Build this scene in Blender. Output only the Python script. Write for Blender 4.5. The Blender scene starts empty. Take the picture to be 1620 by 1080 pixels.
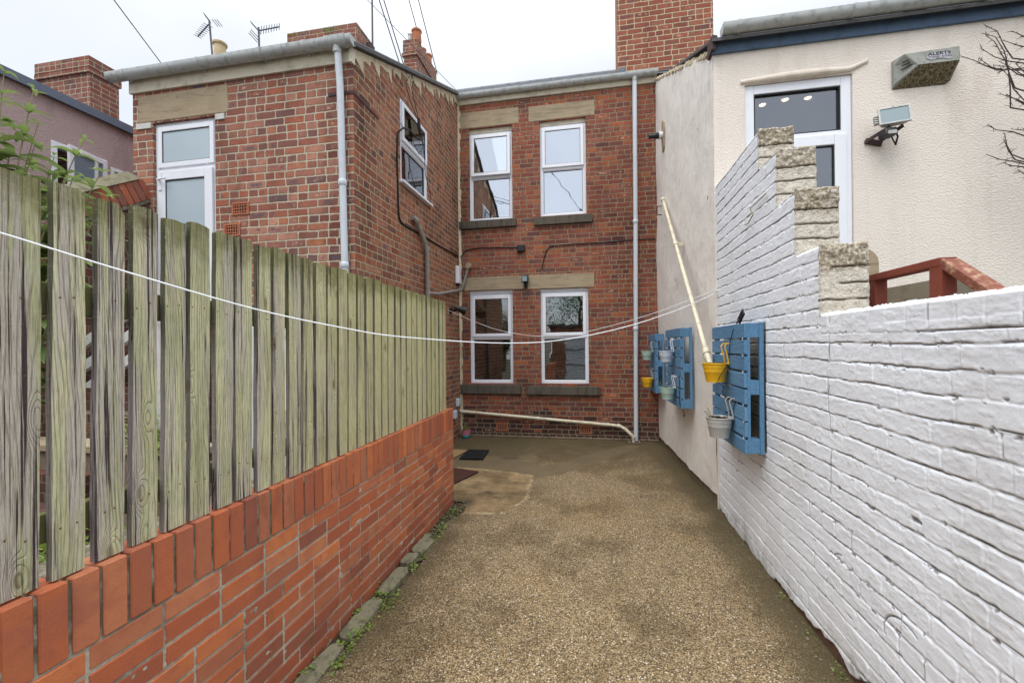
import bpy, math, random
import numpy as np
from mathutils import Vector, Matrix
R = math.radians
random.seed(7); RNG = np.random.default_rng(11)
SC = bpy.context.scene; COL = SC.collection

# ---------------------------------------------------------------- camera
FPX, YAW, ROLL, CAMH = 680.0, math.atan(129/680.0), R(0.6), 1.6
cs_, sn_ = math.cos(YAW), math.sin(YAW)
fwd = Vector((-sn_, cs_, 0)); rt0 = Vector((cs_, sn_, 0)); up0 = Vector((0, 0, 1))
rt = rt0*math.cos(ROLL) - up0*math.sin(ROLL); upv = rt0*math.sin(ROLL) + up0*math.cos(ROLL)
cam = bpy.data.cameras.new('camera'); camo = bpy.data.objects.new('camera', cam); COL.objects.link(camo)
camo.matrix_world = Matrix(((rt.x, upv.x, -fwd.x, 0), (rt.y, upv.y, -fwd.y, 0), (rt.z, upv.z, -fwd.z, CAMH), (0, 0, 0, 1)))
cam.sensor_width = 36; cam.lens = 36*FPX/1620; cam.shift_y = 7/1620; cam.clip_start = .05; cam.clip_end = 500
SC.camera = camo

# ---------------------------------------------------------------- world: overcast sky
SKY_GREY, SKY_NISHITA, SUN_E = 1.0, 0.05, 1.5
w = bpy.data.worlds.new('World'); SC.world = w; w.use_nodes = True
nt = w.node_tree; nt.nodes.clear(); L = nt.links.new
out = nt.nodes.new('ShaderNodeOutputWorld'); add = nt.nodes.new('ShaderNodeAddShader')
b1 = nt.nodes.new('ShaderNodeBackground'); b2 = nt.nodes.new('ShaderNodeBackground')
sky = nt.nodes.new('ShaderNodeTexSky'); sky.sky_type = 'NISHITA'; sky.sun_disc = False
sky.sun_elevation = R(58); sky.sun_rotation = R(200)
L(sky.outputs[0], b1.inputs[0]); b1.inputs[1].default_value = SKY_NISHITA
tc = nt.nodes.new('ShaderNodeTexCoord'); sep = nt.nodes.new('ShaderNodeSeparateXYZ'); L(tc.outputs['Generated'], sep.inputs[0])
mr = nt.nodes.new('ShaderNodeMapRange'); L(sep.outputs[2], mr.inputs[0])     # brighter towards the zenith, as an overcast sky is
mr.interpolation_type = 'SMOOTHSTEP'; mr.inputs[1].default_value = .50; mr.inputs[2].default_value = 1.0; mr.inputs[3].default_value = .90; mr.inputs[4].default_value = 4.2
nz = nt.nodes.new('ShaderNodeTexNoise'); nz.inputs['Scale'].default_value = 2.2; nz.inputs['Detail'].default_value = 4
L(tc.outputs['Generated'], nz.inputs[0])
rp = nt.nodes.new('ShaderNodeValToRGB'); L(nz.outputs[0], rp.inputs[0])
rp.color_ramp.elements[0].position = .35; rp.color_ramp.elements[0].color = (.80, .83, .865, 1)
rp.color_ramp.elements[1].position = .65; rp.color_ramp.elements[1].color = (.98, .99, 1, 1)
L(rp.outputs[0], b2.inputs[0])
mm = nt.nodes.new('ShaderNodeMath'); mm.operation = 'MULTIPLY'; L(mr.outputs[0], mm.inputs[0]); mm.inputs[1].default_value = SKY_GREY
L(mm.outputs[0], b2.inputs[1]); L(b1.outputs[0], add.inputs[0]); L(b2.outputs[0], add.inputs[1]); L(add.outputs[0], out.inputs[0])
sl = bpy.data.lights.new('sun', 'SUN'); sl.energy = SUN_E; sl.angle = R(35); sl.color = (1, .97, .93)
so = bpy.data.objects.new('sun', sl); COL.objects.link(so)
sd = Vector((-.20, -.48, .85)).normalized()          # towards the sun: high, behind the camera
so.rotation_euler = sd.to_track_quat('Z', 'Y').to_euler(); so.location = sd*30
SC.view_settings.view_transform = 'Standard'; SC.view_settings.look = 'None'; SC.view_settings.gamma = 1
SC.view_settings.exposure = 0.0
SC.cycles.max_bounces = 6; SC.cycles.diffuse_bounces = 4; SC.cycles.transparent_max_bounces = 12

# ---------------------------------------------------------------- small node language
def s2l(c):
    return tuple((x/12.92 if x <= .04045 else ((x+.055)/1.055)**2.4) for x in [v/255 for v in c]) + (1,)
class M:
    def __init__(s, name, rough=.8, spec=.3):
        s.m = bpy.data.materials.new(name); s.m.use_nodes = True; s.t = s.m.node_tree
        s.p = s.t.nodes['Principled BSDF']; s.p.inputs['Roughness'].default_value = rough
        s.p.inputs['Specular IOR Level'].default_value = spec
    def n(s, typ, **k):
        x = s.t.nodes.new('ShaderNode'+typ)
        for a, b in k.items(): setattr(x, a, b)
        return x
    def put(s, sock, v):
        if isinstance(v, bpy.types.NodeSocket): s.t.links.new(v, sock)
        elif isinstance(v, (tuple, list)) and len(v) == 3 and sock.type == 'RGBA': sock.default_value = (*v, 1)
        else: sock.default_value = v
    def math(s, op, a, b=0, c=0, clamp=False):
        x = s.n('Math', operation=op, use_clamp=clamp)
        s.put(x.inputs[0], a); s.put(x.inputs[1], b); s.put(x.inputs[2], c); return x.outputs[0]
    def sm(s, v, lo, hi, a=0., b=1.):
        x = s.n('MapRange', interpolation_type='SMOOTHSTEP')
        for i, q in enumerate((v, lo, hi, a, b)): s.put(x.inputs[i], q)
        return x.outputs[0]
    def mix(s, f, a, b, mode='MIX'):
        x = s.n('Mix', data_type='RGBA', blend_type=mode)
        s.put(x.inputs[0], f); s.put(x.inputs[6], a); s.put(x.inputs[7], b); return x.outputs[2]
    def xyz(s, x, y, z):
        q = s.n('CombineXYZ'); s.put(q.inputs[0], x); s.put(q.inputs[1], y); s.put(q.inputs[2], z); return q.outputs[0]
    def sep(s, v):
        q = s.n('SeparateXYZ'); s.put(q.inputs[0], v); return q.outputs
    def noise(s, vec, scale, detail=3, rough=.5, col=False):
        q = s.n('TexNoise'); 
        if vec is not None: s.put(q.inputs['Vector'], vec)
        q.inputs['Scale'].default_value = scale; q.inputs['Detail'].default_value = detail; q.inputs['Roughness'].default_value = rough
        return q.outputs['Color' if col else 'Fac']
    def vor(s, vec, scale, out='Distance', feature='F1'):
        q = s.n('TexVoronoi', feature=feature); s.put(q.inputs['Vector'], vec); q.inputs['Scale'].default_value = scale; return q.outputs[out]
    def wn(s, vec, out='Value'):
        q = s.n('TexWhiteNoise', noise_dimensions='3D'); s.put(q.inputs['Vector'], vec); return q.outputs[out]
    def ramp(s, f, stops, interp='LINEAR'):
        q = s.n('ValToRGB'); s.put(q.inputs[0], f); r = q.color_ramp; r.interpolation = interp
        while len(r.elements) < len(stops): r.elements.new(.5)
        for e, (p, c) in zip(r.elements, stops): e.position = p; e.color = c if len(c) == 4 else (*c, 1)
        return q.outputs[0]
    def pos(s): return s.n('NewGeometry').outputs['Position']
    def obj(s): return s.n('TexCoord').outputs['Object']
    def attr(s, name, out='Fac'):
        q = s.n('Attribute'); q.attribute_name = name; return q.outputs[out]
    def vscale(s, v, sc):
        q = s.n('VectorMath', operation='MULTIPLY'); s.put(q.inputs[0], v); q.inputs[1].default_value = sc; return q.outputs[0]
    def vadd(s, a, b):
        q = s.n('VectorMath', operation='ADD'); s.put(q.inputs[0], a); s.put(q.inputs[1], b); return q.outputs[0]
    def base(s, c): s.put(s.p.inputs['Base Color'], c)
    def rough(s, c): s.put(s.p.inputs['Roughness'], c)
    def bump(s, h, dist=.005, strength=1.):
        b = s.n('Bump'); b.inputs['Distance'].default_value = dist; b.inputs['Strength'].default_value = strength
        s.put(b.inputs['Height'], h); s.put(s.p.inputs['Normal'], b.outputs[0])

def plain(name, c, rough=.6, spec=.3, dirt=.12, scale=6, bump=.0008, metal=0, dirtcol=(70, 66, 55)):
    m = M(name, rough, spec); P = m.pos(); n1 = m.noise(P, scale, 5, .65); n2 = m.noise(P, scale*9, 3)
    f = m.math('MULTIPLY', m.sm(n1, .45, .75), dirt)
    col = m.mix(f, s2l(c), s2l(dirtcol))
    col = m.mix(m.math('MULTIPLY', m.sm(n2, .5, .8), dirt*.5), col, s2l(tuple(min(255, v*1.15) for v in c)))
    m.base(col); m.p.inputs['Metallic'].default_value = metal
    m.rough(m.math('ADD', m.math('MULTIPLY', n1, .25), rough-.12))
    if bump: m.bump(n2, bump)
    return m.m

def brick_mat(name, cols, mortar, Lb=.235, Hc=.08, mw=.010, header=4, low=None, seed=0., wob=.006, dist=.008, soot=.35, smear=.25, zoff=0., stains=()):
    m = M(name, .9, .2); g = m.n('NewGeometry'); P = g.outputs['Position']; N = m.sep(g.outputs['True Normal']); p = m.sep(P)
    ax = m.math('GREATER_THAN', m.math('ABSOLUTE', N[0]), .7)
    u0 = m.math('ADD', m.math('MULTIPLY', p[1], ax), m.math('MULTIPLY', p[0], m.math('SUBTRACT', 1., ax)))
    wc = m.sep(m.noise(P, 5.5, 2, .5, True)); wf = m.sep(m.noise(P, 38, 2, .6, True))
    u = m.math('ADD', u0, m.math('ADD', m.math('MULTIPLY', m.math('SUBTRACT', wc[0], .5), wob*2.5), m.math('MULTIPLY', m.math('SUBTRACT', wf[0], .5), wob*1.5)))
    v = m.math('ADD', m.math('ADD', p[2], zoff), m.math('ADD', m.math('MULTIPLY', m.math('SUBTRACT', wc[1], .5), wob*2.2), m.math('MULTIPLY', m.math('SUBTRACT', wf[1], .5), wob*1.3)))
    vr = m.math('DIVIDE', v, Hc); row = m.math('FLOOR', vr); fv = m.math('FRACT', vr)
    rr = m.wn(m.xyz(row, seed, 3.1))
    hd = m.math('LESS_THAN', m.math('MODULO', m.math('ADD', row, 40.), float(header)), .5)
    ln = m.math('SUBTRACT', Lb, m.math('MULTIPLY', hd, Lb*.5))
    uu = m.math('ADD', m.math('DIVIDE', m.math('ADD', u, 30.), ln), m.math('ADD', m.math('MULTIPLY', m.math('MODULO', m.math('ADD', row, 40.), 2.), .5), m.math('MULTIPLY', rr, .18)))
    cl = m.math('FLOOR', uu); fu = m.math('FRACT', uu)
    # some stretchers are split into two headers
    sp = m.math('MULTIPLY', m.math('GREATER_THAN', m.wn(m.xyz(row, cl, seed+7)), .80), m.math('SUBTRACT', 1., hd))
    half = m.math('MULTIPLY', sp, m.math('GREATER_THAN', fu, .5))
    mid = m.math('ADD', m.math('ABSOLUTE', m.math('SUBTRACT', fu, .5)), m.math('MULTIPLY', m.math('SUBTRACT', 1., sp), 2.))
    du = m.math('MULTIPLY', m.math('MINIMUM', m.math('MINIMUM', fu, m.math('SUBTRACT', 1., fu)), mid), ln)
    dv = m.math('MULTIPLY', m.math('MINIMUM', fv, m.math('SUBTRACT', 1., fv)), Hc)
    # rounded corners
    a = m.math('MAXIMUM', m.math('SUBTRACT', .016, du), 0.); b = m.math('MAXIMUM', m.math('SUBTRACT', .016, dv), 0.)
    d = m.math('SUBTRACT', .016, m.math('SQRT', m.math('ADD', m.math('MULTIPLY', a, a), m.math('MULTIPLY', b, b))))
    chip = m.math('MULTIPLY', m.sm(m.noise(P, 21, 3, .6), .55, .75), .007)
    d = m.math('ADD', m.math('SUBTRACT', d, chip), m.math('MULTIPLY', m.math('SUBTRACT', m.noise(P, 75, 3, .6), .5), .006))
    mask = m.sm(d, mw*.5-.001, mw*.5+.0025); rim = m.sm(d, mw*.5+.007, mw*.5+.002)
    core = m.math('MULTIPLY', m.sm(du, .03, .06), m.sm(dv, .018, .032))
    bid = m.xyz(m.math('ADD', cl, m.math('MULTIPLY', half, .37)), row, seed)
    rnd = m.sep(m.wn(bid, 'Color'))
    def ds(c): a = sum(c)/3; return tuple((a+(v-a)*.84)*.99 for v in c)
    cols = [ds(c) for c in cols]; low = low and (low[0], *[ds(c) for c in low[1:]])
    n = len(cols); stops = [((i+.0)/n, s2l(c)) for i, c in enumerate(cols)]
    bc = m.ramp(rnd[0], stops, 'LINEAR')
    if low:
        zf = m.math('SUBTRACT', m.math('ADD', m.math('MULTIPLY', m.math('SUBTRACT', low[0], p[2]), 2.), m.math('MULTIPLY', rnd[1], .9)), .3)
        bc = m.mix(m.math('GREATER_THAN', zf, .5), bc, m.ramp(rnd[2], [(0, s2l(low[1])), (.5, s2l(low[2])), (.8, s2l(low[3]))], 'CONSTANT'))
    # variation in a brick: firing marks, soot, lighter scuffs
    vn = m.noise(P, 26, 4, .65); vn2 = m.noise(m.vadd(P, bid), 9, 3, .6)
    bc = m.mix(m.math('MULTIPLY', m.sm(vn, .42, .72), .38), bc, m.mix(1., bc, (1.35, 1.25, 1.15, 1), 'MULTIPLY'))
    bc = m.mix(m.math('MULTIPLY', m.sm(vn2, .45, .7), soot), bc, s2l((88, 62, 55)))
    big = m.noise(m.vscale(P, (1, 1, .35)), 1.3, 4, .6)
    bc = m.mix(m.math('MULTIPLY', m.sm(big, .48, .66), soot*1.3, clamp=True), bc, m.mix(1., bc, (.50, .48, .48, 1), 'MULTIPLY'))
    big2 = m.noise(m.vadd(P, (11, 4, 8)), .9, 3, .5); bc = m.mix(m.sm(big2, .5, .68, 0, .4), bc, m.mix(1., bc, (1.18, 1.08, .98, 1), 'MULTIPLY'))
    for sc, sw, z0, z1, sk in stains:          # soot and damp staining that has its own place on this wall
        msk = m.math('MULTIPLY', m.sm(m.math('ABSOLUTE', m.math('SUBTRACT', u0, sc)), sw, sw*.2), m.math('MULTIPLY', m.sm(p[2], z0-.3, z0+.2), m.sm(p[2], z1+.2, z1-.3)))
        msk = m.math('MULTIPLY', msk, m.math('ADD', m.math('MULTIPLY', rnd[1], .7), m.math('MULTIPLY', m.sm(m.noise(P, 6, 4, .6), .35, .65), .5)), clamp=True)
        bc = m.mix(m.math('MULTIPLY', msk, sk), bc, m.mix(1., bc, (.42, .42, .46, 1), 'MULTIPLY'))
    vit = m.math('MULTIPLY', m.math('MULTIPLY', core, m.math('GREATER_THAN', rnd[2], .82)), m.sm(vn2, .46, .58, 0, .8)); bc = m.mix(vit, bc, s2l((84, 84, 96)))
    pch = m.math('MULTIPLY', m.math('MULTIPLY', core, m.math('LESS_THAN', rnd[2], .12)), m.sm(vn, .50, .62, 0, .5)); bc = m.mix(pch, bc, s2l((214, 184, 160)))
    bc = m.mix(m.math('MULTIPLY', m.sm(m.noise(P, 85, 3, .7), .50, .68), .38), bc, s2l((86, 62, 58)))
    bc = m.mix(m.math('MULTIPLY', rim, .42), bc, s2l((84, 62, 56)))  # darker outline just inside the edge of every brick
    pale = m.math('MULTIPLY', m.sm(m.noise(m.vadd(P, (3, 5, 7)), 7, 5, .7), .60, .72), smear)
    bc = m.mix(pale, bc, s2l(mortar))
    mn = m.noise(P, 60, 3, .7)
    mc = m.mix(mn, m.mix(1., s2l(mortar), (.70, .68, .66, 1), 'MULTIPLY'), m.mix(1., s2l(mortar), (1.15, 1.15, 1.15, 1), 'MULTIPLY'))
    mc = m.mix(m.math('MULTIPLY', m.sm(big, .5, .75), .55), mc, s2l((92, 80, 68)))
    m.base(m.mix(mask, mc, bc))
    h = m.math('ADD', m.math('MULTIPLY', mask, .75), m.math('ADD', m.math('MULTIPLY', vn, .35), m.math('MULTIPLY', rnd[1], .22)))
    m.bump(h, dist)
    return m.m

MAT = {}
RED = [(168, 97, 73), (153, 86, 71), (184, 112, 82), (130, 82, 73), (168, 110, 91), (188, 112, 76), (121, 80, 76), (194, 132, 106), (149, 91, 78), (112, 84, 82), (177, 95, 67), (162, 102, 84), (179, 121, 99), (143, 84, 67)]
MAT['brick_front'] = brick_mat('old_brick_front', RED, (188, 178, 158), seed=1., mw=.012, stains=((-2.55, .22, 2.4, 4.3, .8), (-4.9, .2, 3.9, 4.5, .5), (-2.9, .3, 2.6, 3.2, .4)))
MAT['brick_side'] = brick_mat('old_brick_side', [(164, 92, 64), (150, 82, 62), (178, 108, 78), (120, 76, 64), (170, 112, 86), (162, 88, 60), (104, 72, 66), (182, 120, 92), (142, 86, 68), (174, 98, 64)], (172, 158, 130), Hc=.08, header=3, seed=2., soot=.45, mw=.011, stains=((4.15, .3, 2.6, 4.4, .8), (6.9, .5, 3.0, 5.8, .6), (4.7, .35, 2.4, 3.4, .4)))
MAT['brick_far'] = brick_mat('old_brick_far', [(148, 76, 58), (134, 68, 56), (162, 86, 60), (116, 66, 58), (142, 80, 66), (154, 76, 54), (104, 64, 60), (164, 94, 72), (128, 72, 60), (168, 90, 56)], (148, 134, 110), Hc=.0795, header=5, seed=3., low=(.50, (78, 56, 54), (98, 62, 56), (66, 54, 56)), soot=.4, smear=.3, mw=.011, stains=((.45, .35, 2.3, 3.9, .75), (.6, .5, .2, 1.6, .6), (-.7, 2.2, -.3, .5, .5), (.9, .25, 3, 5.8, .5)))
MAT['brick_chim'] = brick_mat('chimney_brick', [(146, 86, 70), (132, 80, 68), (158, 96, 74), (114, 76, 68), (152, 100, 84), (140, 76, 58)], (166, 154, 134), header=4, seed=4., soot=.5, mw=.012)
MAT['brick_tall'] = brick_mat('chimney_brick_clean', [(156, 82, 62), (142, 74, 60), (166, 90, 64), (120, 68, 60), (170, 104, 78), (148, 80, 60)], (190, 174, 144), Hc=.088, header=90, Lb=.245, seed=5., soot=.3, mw=.013)
MAT['brick_dark'] = brick_mat('dark_yard_brick', [(112, 66, 54), (96, 58, 50), (124, 74, 58), (80, 54, 50)], (116, 104, 88), header=4, seed=6., soot=.6)

# modelled bricks of the garden wall (colour per brick)
m = M('garden_wall_brick', .85, .25); P = m.pos(); rnd = m.n('NewGeometry').outputs['Random Per Island']
c = m.ramp(rnd, [(0, s2l((186, 106, 68))), (.2, s2l((168, 94, 66))), (.4, s2l((202, 122, 76))), (.6, s2l((158, 90, 66))), (.8, s2l((192, 124, 88))), (1, s2l((138, 84, 68)))])
n1 = m.noise(P, 14, 5, .65); n2 = m.noise(P, 160, 3, .6); n3 = m.noise(m.vscale(P, (1, 1, 2)), 3, 4, .6); z = m.sep(P)[2]
c = m.mix(m.math('MULTIPLY', m.sm(n1, .42, .68), .45), c, s2l((164, 92, 72)))
c = m.mix(m.math('MULTIPLY', m.sm(n3, .55, .72), .45), c, s2l((144, 88, 74)))
c = m.mix(m.math('MULTIPLY', m.sm(z, .38, .0), .4), c, s2l((136, 76, 60)))       # damp, dirty bottom courses
pit = m.sm(m.vor(P, 95), .10, .02)
c = m.mix(m.math('MULTIPLY', pit, .55), c, s2l((92, 48, 36)))
eff = m.math('MULTIPLY', m.sm(m.noise(m.vadd(P, (9, 1, 4)), 5, 6, .72), .62, .72), .32)
c = m.mix(eff, c, s2l((200, 180, 160)))
spd = m.sm(m.noise(P, 210, 3, .7), .60, .70, 0, .5); c = m.mix(spd, c, s2l((126, 70, 52)))
moss = m.math('MULTIPLY', m.sm(m.noise(m.vadd(P, (2, 6, 1)), 9, 5, .7), .56, .68), m.sm(z, .30, .02)); c = m.mix(m.math('MULTIPLY', moss, .7), c, s2l((84, 80, 48)))
grm = m.sm(m.noise(m.vscale(m.vadd(P, (7, 7, 7)), (1, 1, .4)), 6, 5, .7), .54, .70, 0, .5); c = m.mix(grm, c, s2l((128, 78, 60)))
m.base(c); m.bump(m.math('ADD', m.math('MULTIPLY', n2, .5), m.math('SUBTRACT', n1, m.math('MULTIPLY', pit, .8))), .0022); MAT['gbrick'] = m.m
MAT['gbrick_old'] = MAT['gbrick'].copy(); MAT['gbrick_old'].name = 'old_edge_brick'
for e_, cc in zip([n for n in MAT['gbrick_old'].node_tree.nodes if n.type == 'VALTORGB'][0].color_ramp.elements, ((176, 92, 66), (120, 80, 72), (186, 104, 70), (104, 84, 78), (164, 96, 76), (138, 80, 66))): e_.color = s2l(cc)
m = M('mortar_grey', .95, .1); P = m.pos(); n1 = m.noise(P, 70, 4, .7); n2 = m.noise(P, 5, 4)
c = m.mix(n1, s2l((132, 124, 108)), s2l((206, 200, 184))); c = m.mix(m.sm(n2, .45, .7, 0, .6), c, s2l((92, 84, 74))); c = m.mix(m.math('MULTIPLY', m.sm(m.sep(P)[2], .735, .77), m.sm(m.noise(P, 22, 4), .35, .6, .4, .85)), c, s2l((84, 78, 60)))  # last mix: shade of the deep coping joints put into the mortar colour
m.base(c); m.bump(n1, .004); MAT['mortar'] = m.m

# fence boards
m = M('weathered_board', .88, .2); oi = m.n('ObjectInfo').outputs['Random']; P = m.pos(); p = m.sep(P)
off = m.math('MULTIPLY', oi, 57.)
q = m.xyz(m.math('ADD', p[0], off), m.math('ADD', p[1], m.math('MULTIPLY', oi, 31.)), p[2])
low = m.noise(m.vscale(q, (1, 4, .55)), 1.6, 3, .5)
kn = m.vor(m.vscale(q, (2, 9, 3.1)), 1.)
kmask = m.sm(kn, .30, .05)
f = m.math('ADD', m.math('MULTIPLY', m.math('ADD', m.math('MULTIPLY', p[1], 1.), m.math('MULTIPLY', p[0], 1.)), 95.), m.math('ADD', m.math('MULTIPLY', low, 13.), m.math('MULTIPLY', kmask, 4.)))
ring = m.math('ABSOLUTE', m.math('SUBTRACT', m.math('FRACT', f), .5))
fine = m.noise(m.vscale(q, (60, 60, 2.2)), 3.2, 4, .7)
fib = m.noise(m.vscale(q, (30, 30, 1.2)), 2., 3, .6)
blot = m.noise(m.vscale(q, (3, 6, 1.6)), 1.2, 4, .6)
vf = m.noise(m.vscale(q, (170, 170, 7)), 3.2, 3, .7); sg = m.noise(m.vadd(q, (1, 8, 3)), 7, 5, .7)
c = m.mix(m.sm(blot, .3, .7), s2l((178, 180, 136)), s2l((220, 216, 178)))
c = m.mix(m.sm(sg, .48, .68, 0, .5), c, s2l((186, 194, 162)))
c = m.mix(m.sm(p[1], 1.2, 2.6, .0, .65), c, s2l((214, 206, 146)))
grey = m.sm(m.noise(m.vscale(m.vadd(q, (5, 3, 2)), (4, 16, .9)), 1.1, 5, .65), .47, .57)
nearf = m.sm(p[1], 3.0, 1.0, .2, 1.)
c = m.mix(m.math('MULTIPLY', m.math('MULTIPLY', grey, .8), nearf), c, s2l((194, 184, 178)))
c = m.mix(m.math('MULTIPLY', m.sm(ring, .20, .0), m.sm(fib, .35, .6, .15, .7)), c, s2l((122, 110, 90)))
c = m.mix(m.math('MULTIPLY', m.sm(fine, .48, .68), .55), c, s2l((120, 110, 96)))
c = m.mix(m.math('MULTIPLY', m.sm(vf, .50, .68), .45), c, s2l((88, 82, 70)))
c = m.mix(m.math('MULTIPLY', m.sm(vf, .46, .30), .35), c, s2l((214, 214, 190)))
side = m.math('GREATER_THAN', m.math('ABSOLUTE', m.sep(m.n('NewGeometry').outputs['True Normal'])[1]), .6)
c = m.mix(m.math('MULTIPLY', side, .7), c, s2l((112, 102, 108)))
tp = m.math('ADD', m.sm(p[2], 1.80, 2.07), m.math('MULTIPLY', m.math('SUBTRACT', sg, .5), 1.6))
c = m.mix(m.math('MULTIPLY', m.sm(tp, .35, 1.1), .72), c, s2l((104, 102, 50)))
sidegreen = m.math('MULTIPLY', side, m.sm(p[2], 1.3, 2.0, 0, .7)); c = m.mix(sidegreen, c, s2l((70, 74, 40)))
spk = m.sm(m.noise(q, 130, 3, .7), .60, .70, 0, .6); c = m.mix(m.math('MULTIPLY', spk, m.sm(p[2], 1.75, 2.04)), c, s2l((184, 184, 162)))
crack = m.math('MULTIPLY', m.sm(m.math('ADD', m.noise(m.vscale(q, (40, 60, .8)), 1.4, 4, .65), m.math('MULTIPLY', m.math('SUBTRACT', low, .5), .12)), .560, .615), m.math('MULTIPLY', m.sm(grey, .1, .8, .22, 1.), m.sm(p[1], 3.2, 1.4, .3, 1.)))
c = m.mix(m.math('MULTIPLY', crack, .95), c, s2l((62, 46, 50)))
kn2 = m.sm(kn, .13, .07); c = m.mix(m.math('MULTIPLY', kn2, .65), c, s2l((104, 88, 62)))
nh = m.sm(kn, .045, .02); c = m.mix(nh, c, s2l((50, 40, 34)))
saw = m.sm(m.noise(m.vscale(q, (5, 9, 90)), 1.5, 2, .5), .60, .70, 0, .10); c = m.mix(saw, c, s2l((214, 214, 186)))
m.base(c)
h = m.math('ADD', m.math('MULTIPLY', m.sm(ring, 0, .25), .5), m.math('SUBTRACT', m.math('SUBTRACT', m.math('MULTIPLY', fine, -.9), m.math('MULTIPLY', vf, .7)), m.math('MULTIPLY', crack, 1.8)))
m.bump(h, .0034); MAT['board'] = m.m
MAT['rail'] = plain('fence_rail_timber', (92, 92, 54), .9, dirt=.5, scale=12, bump=.002)

# painted masonry
m = M('white_masonry_paint', .62, .35); P = m.pos(); cr = m.attr('crack'); gr = m.attr('grime'); ba = m.attr('bare')
n1 = m.noise(P, 3, 5, .6); n2 = m.noise(P, 90, 4, .6); n3 = m.noise(P, 240, 2); m.p.inputs['Roughness'].default_value = .8; m.p.inputs['Specular IOR Level'].default_value = .2
c = m.mix(n1, s2l((226, 231, 238)), s2l((238, 242, 247)))
c = m.mix(m.math('MULTIPLY', gr, .8), c, s2l((186, 182, 176)))
fk = m.sm(m.noise(m.vadd(P, (14, 4, 4)), 55, 4, .75), .70, .73, 0, .7); c = m.mix(fk, c, s2l((112, 104, 94))); st = m.sm(m.noise(m.vadd(P, (4, 4, 4)), 30, 5, .7), .60, .70, 0, .35); c = m.mix(st, c, s2l((176, 170, 160)))
alg = m.math('MULTIPLY', m.sm(m.sep(P)[2], .22, .03), m.sm(m.noise(P, 8, 5, .7), .42, .62)); c = m.mix(m.math('MULTIPLY', alg, .55), c, s2l((132, 126, 100)))
c = m.mix(ba, c, m.mix(m.noise(P, 30, 4), s2l((122, 88, 76)), s2l((70, 60, 48))))
c = m.mix(m.math('MULTIPLY', cr, .9), c, s2l((84, 78, 72)))
c = m.mix(m.attr('unpainted'), c, m.mix(m.noise(P, 14, 5, .7), s2l((112, 106, 96)), s2l((156, 150, 138))))
wr = m.math('ABSOLUTE', m.math('SUBTRACT', m.noise(m.vscale(P, (1, 1, 1.6)), 17, 4, .6), .5)); wrm = m.math('MULTIPLY', m.sm(wr, .014, .0), m.sm(m.noise(P, 5, 3), .45, .6))
m.base(c); m.bump(m.math('ADD', m.math('ADD', n2, m.math('MULTIPLY', n3, .3)), m.math('MULTIPLY', wrm, .7)), .0009); MAT['white_paint'] = m.m
m = M('raw_wall_end', .95, .15); P = m.pos(); cr = m.attr('crack'); n1 = m.noise(P, 55, 5, .75); n2 = m.noise(P, 9, 4, .6); n3 = m.vor(P, 75)
c = m.mix(n2, s2l((186, 180, 168)), s2l((214, 208, 196))); c = m.mix(m.sm(n1, .54, .68, 0, .75), c, s2l((118, 102, 82)))
c = m.mix(m.math('MULTIPLY', m.attr('rot'), m.sm(n1, .36, .56)), c, s2l((140, 128, 108)))
c = m.mix(cr, c, s2l((74, 60, 46))); m.base(c); m.bump(m.math('ADD', n1, m.math('MULTIPLY', n3, .6)), .007); MAT['raw'] = m.m

def render_mat(name, c0, c1, stain, bscale, dist, smooth=False, lowdirt=False):
    m = M(name, .9, .2); P = m.pos(); p = m.sep(P)
    a = m.noise(m.vscale(P, (1, 1, .3)), 3, 5, .65); b = m.noise(P, bscale, 4, .6); f = m.noise(P, 1.1, 4, .6)
    c = m.mix(f, s2l(c0), s2l(c1)); c = m.mix(m.sm(a, .52, .72, 0, .40), c, s2l(stain))
    sp = m.sm(m.noise(P, 60, 4, .75), .68, .74, 0, .5); c = m.mix(sp, c, s2l((140, 128, 112)))
    if smooth:
        s2 = m.sm(m.noise(m.vscale(P, (1, 5, .8)), 4, 5, .7), .52, .70, 0, .42); c = m.mix(s2, c, s2l((172, 170, 166)))
        h = m.math('ADD', m.math('MULTIPLY', b, .6), m.noise(P, 14, 3))
    else:
        h = m.math('ADD', m.noise(m.vscale(P, (1, 1, 1.5)), bscale*.9, 2, .5), m.math('MULTIPLY', b, .5))
        stn = m.math('MULTIPLY', m.sm(m.noise(m.vscale(P, (5, 5, .35)), 1.6, 4, .6), .56, .70), .10); c = m.mix(stn, c, s2l((176, 168, 156)))
    m.base(c); m.bump(h, dist); return m.m
MAT['cream'] = render_mat('cream_roughcast', (220, 211, 201), (231, 223, 213), (198, 186, 172), 70, .008)
MAT['side_render'] = render_mat('weathered_render', (224, 219, 211), (233, 229, 222), (206, 201, 192), 45, .004, True)
MAT['pink'] = render_mat('pink_render', (166, 144, 144), (178, 156, 154), (128, 110, 112), 45, .009)
MAT['bead'] = render_mat('render_bead', (216, 204, 190), (228, 218, 206), (176, 162, 140), 60, .006)

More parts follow.
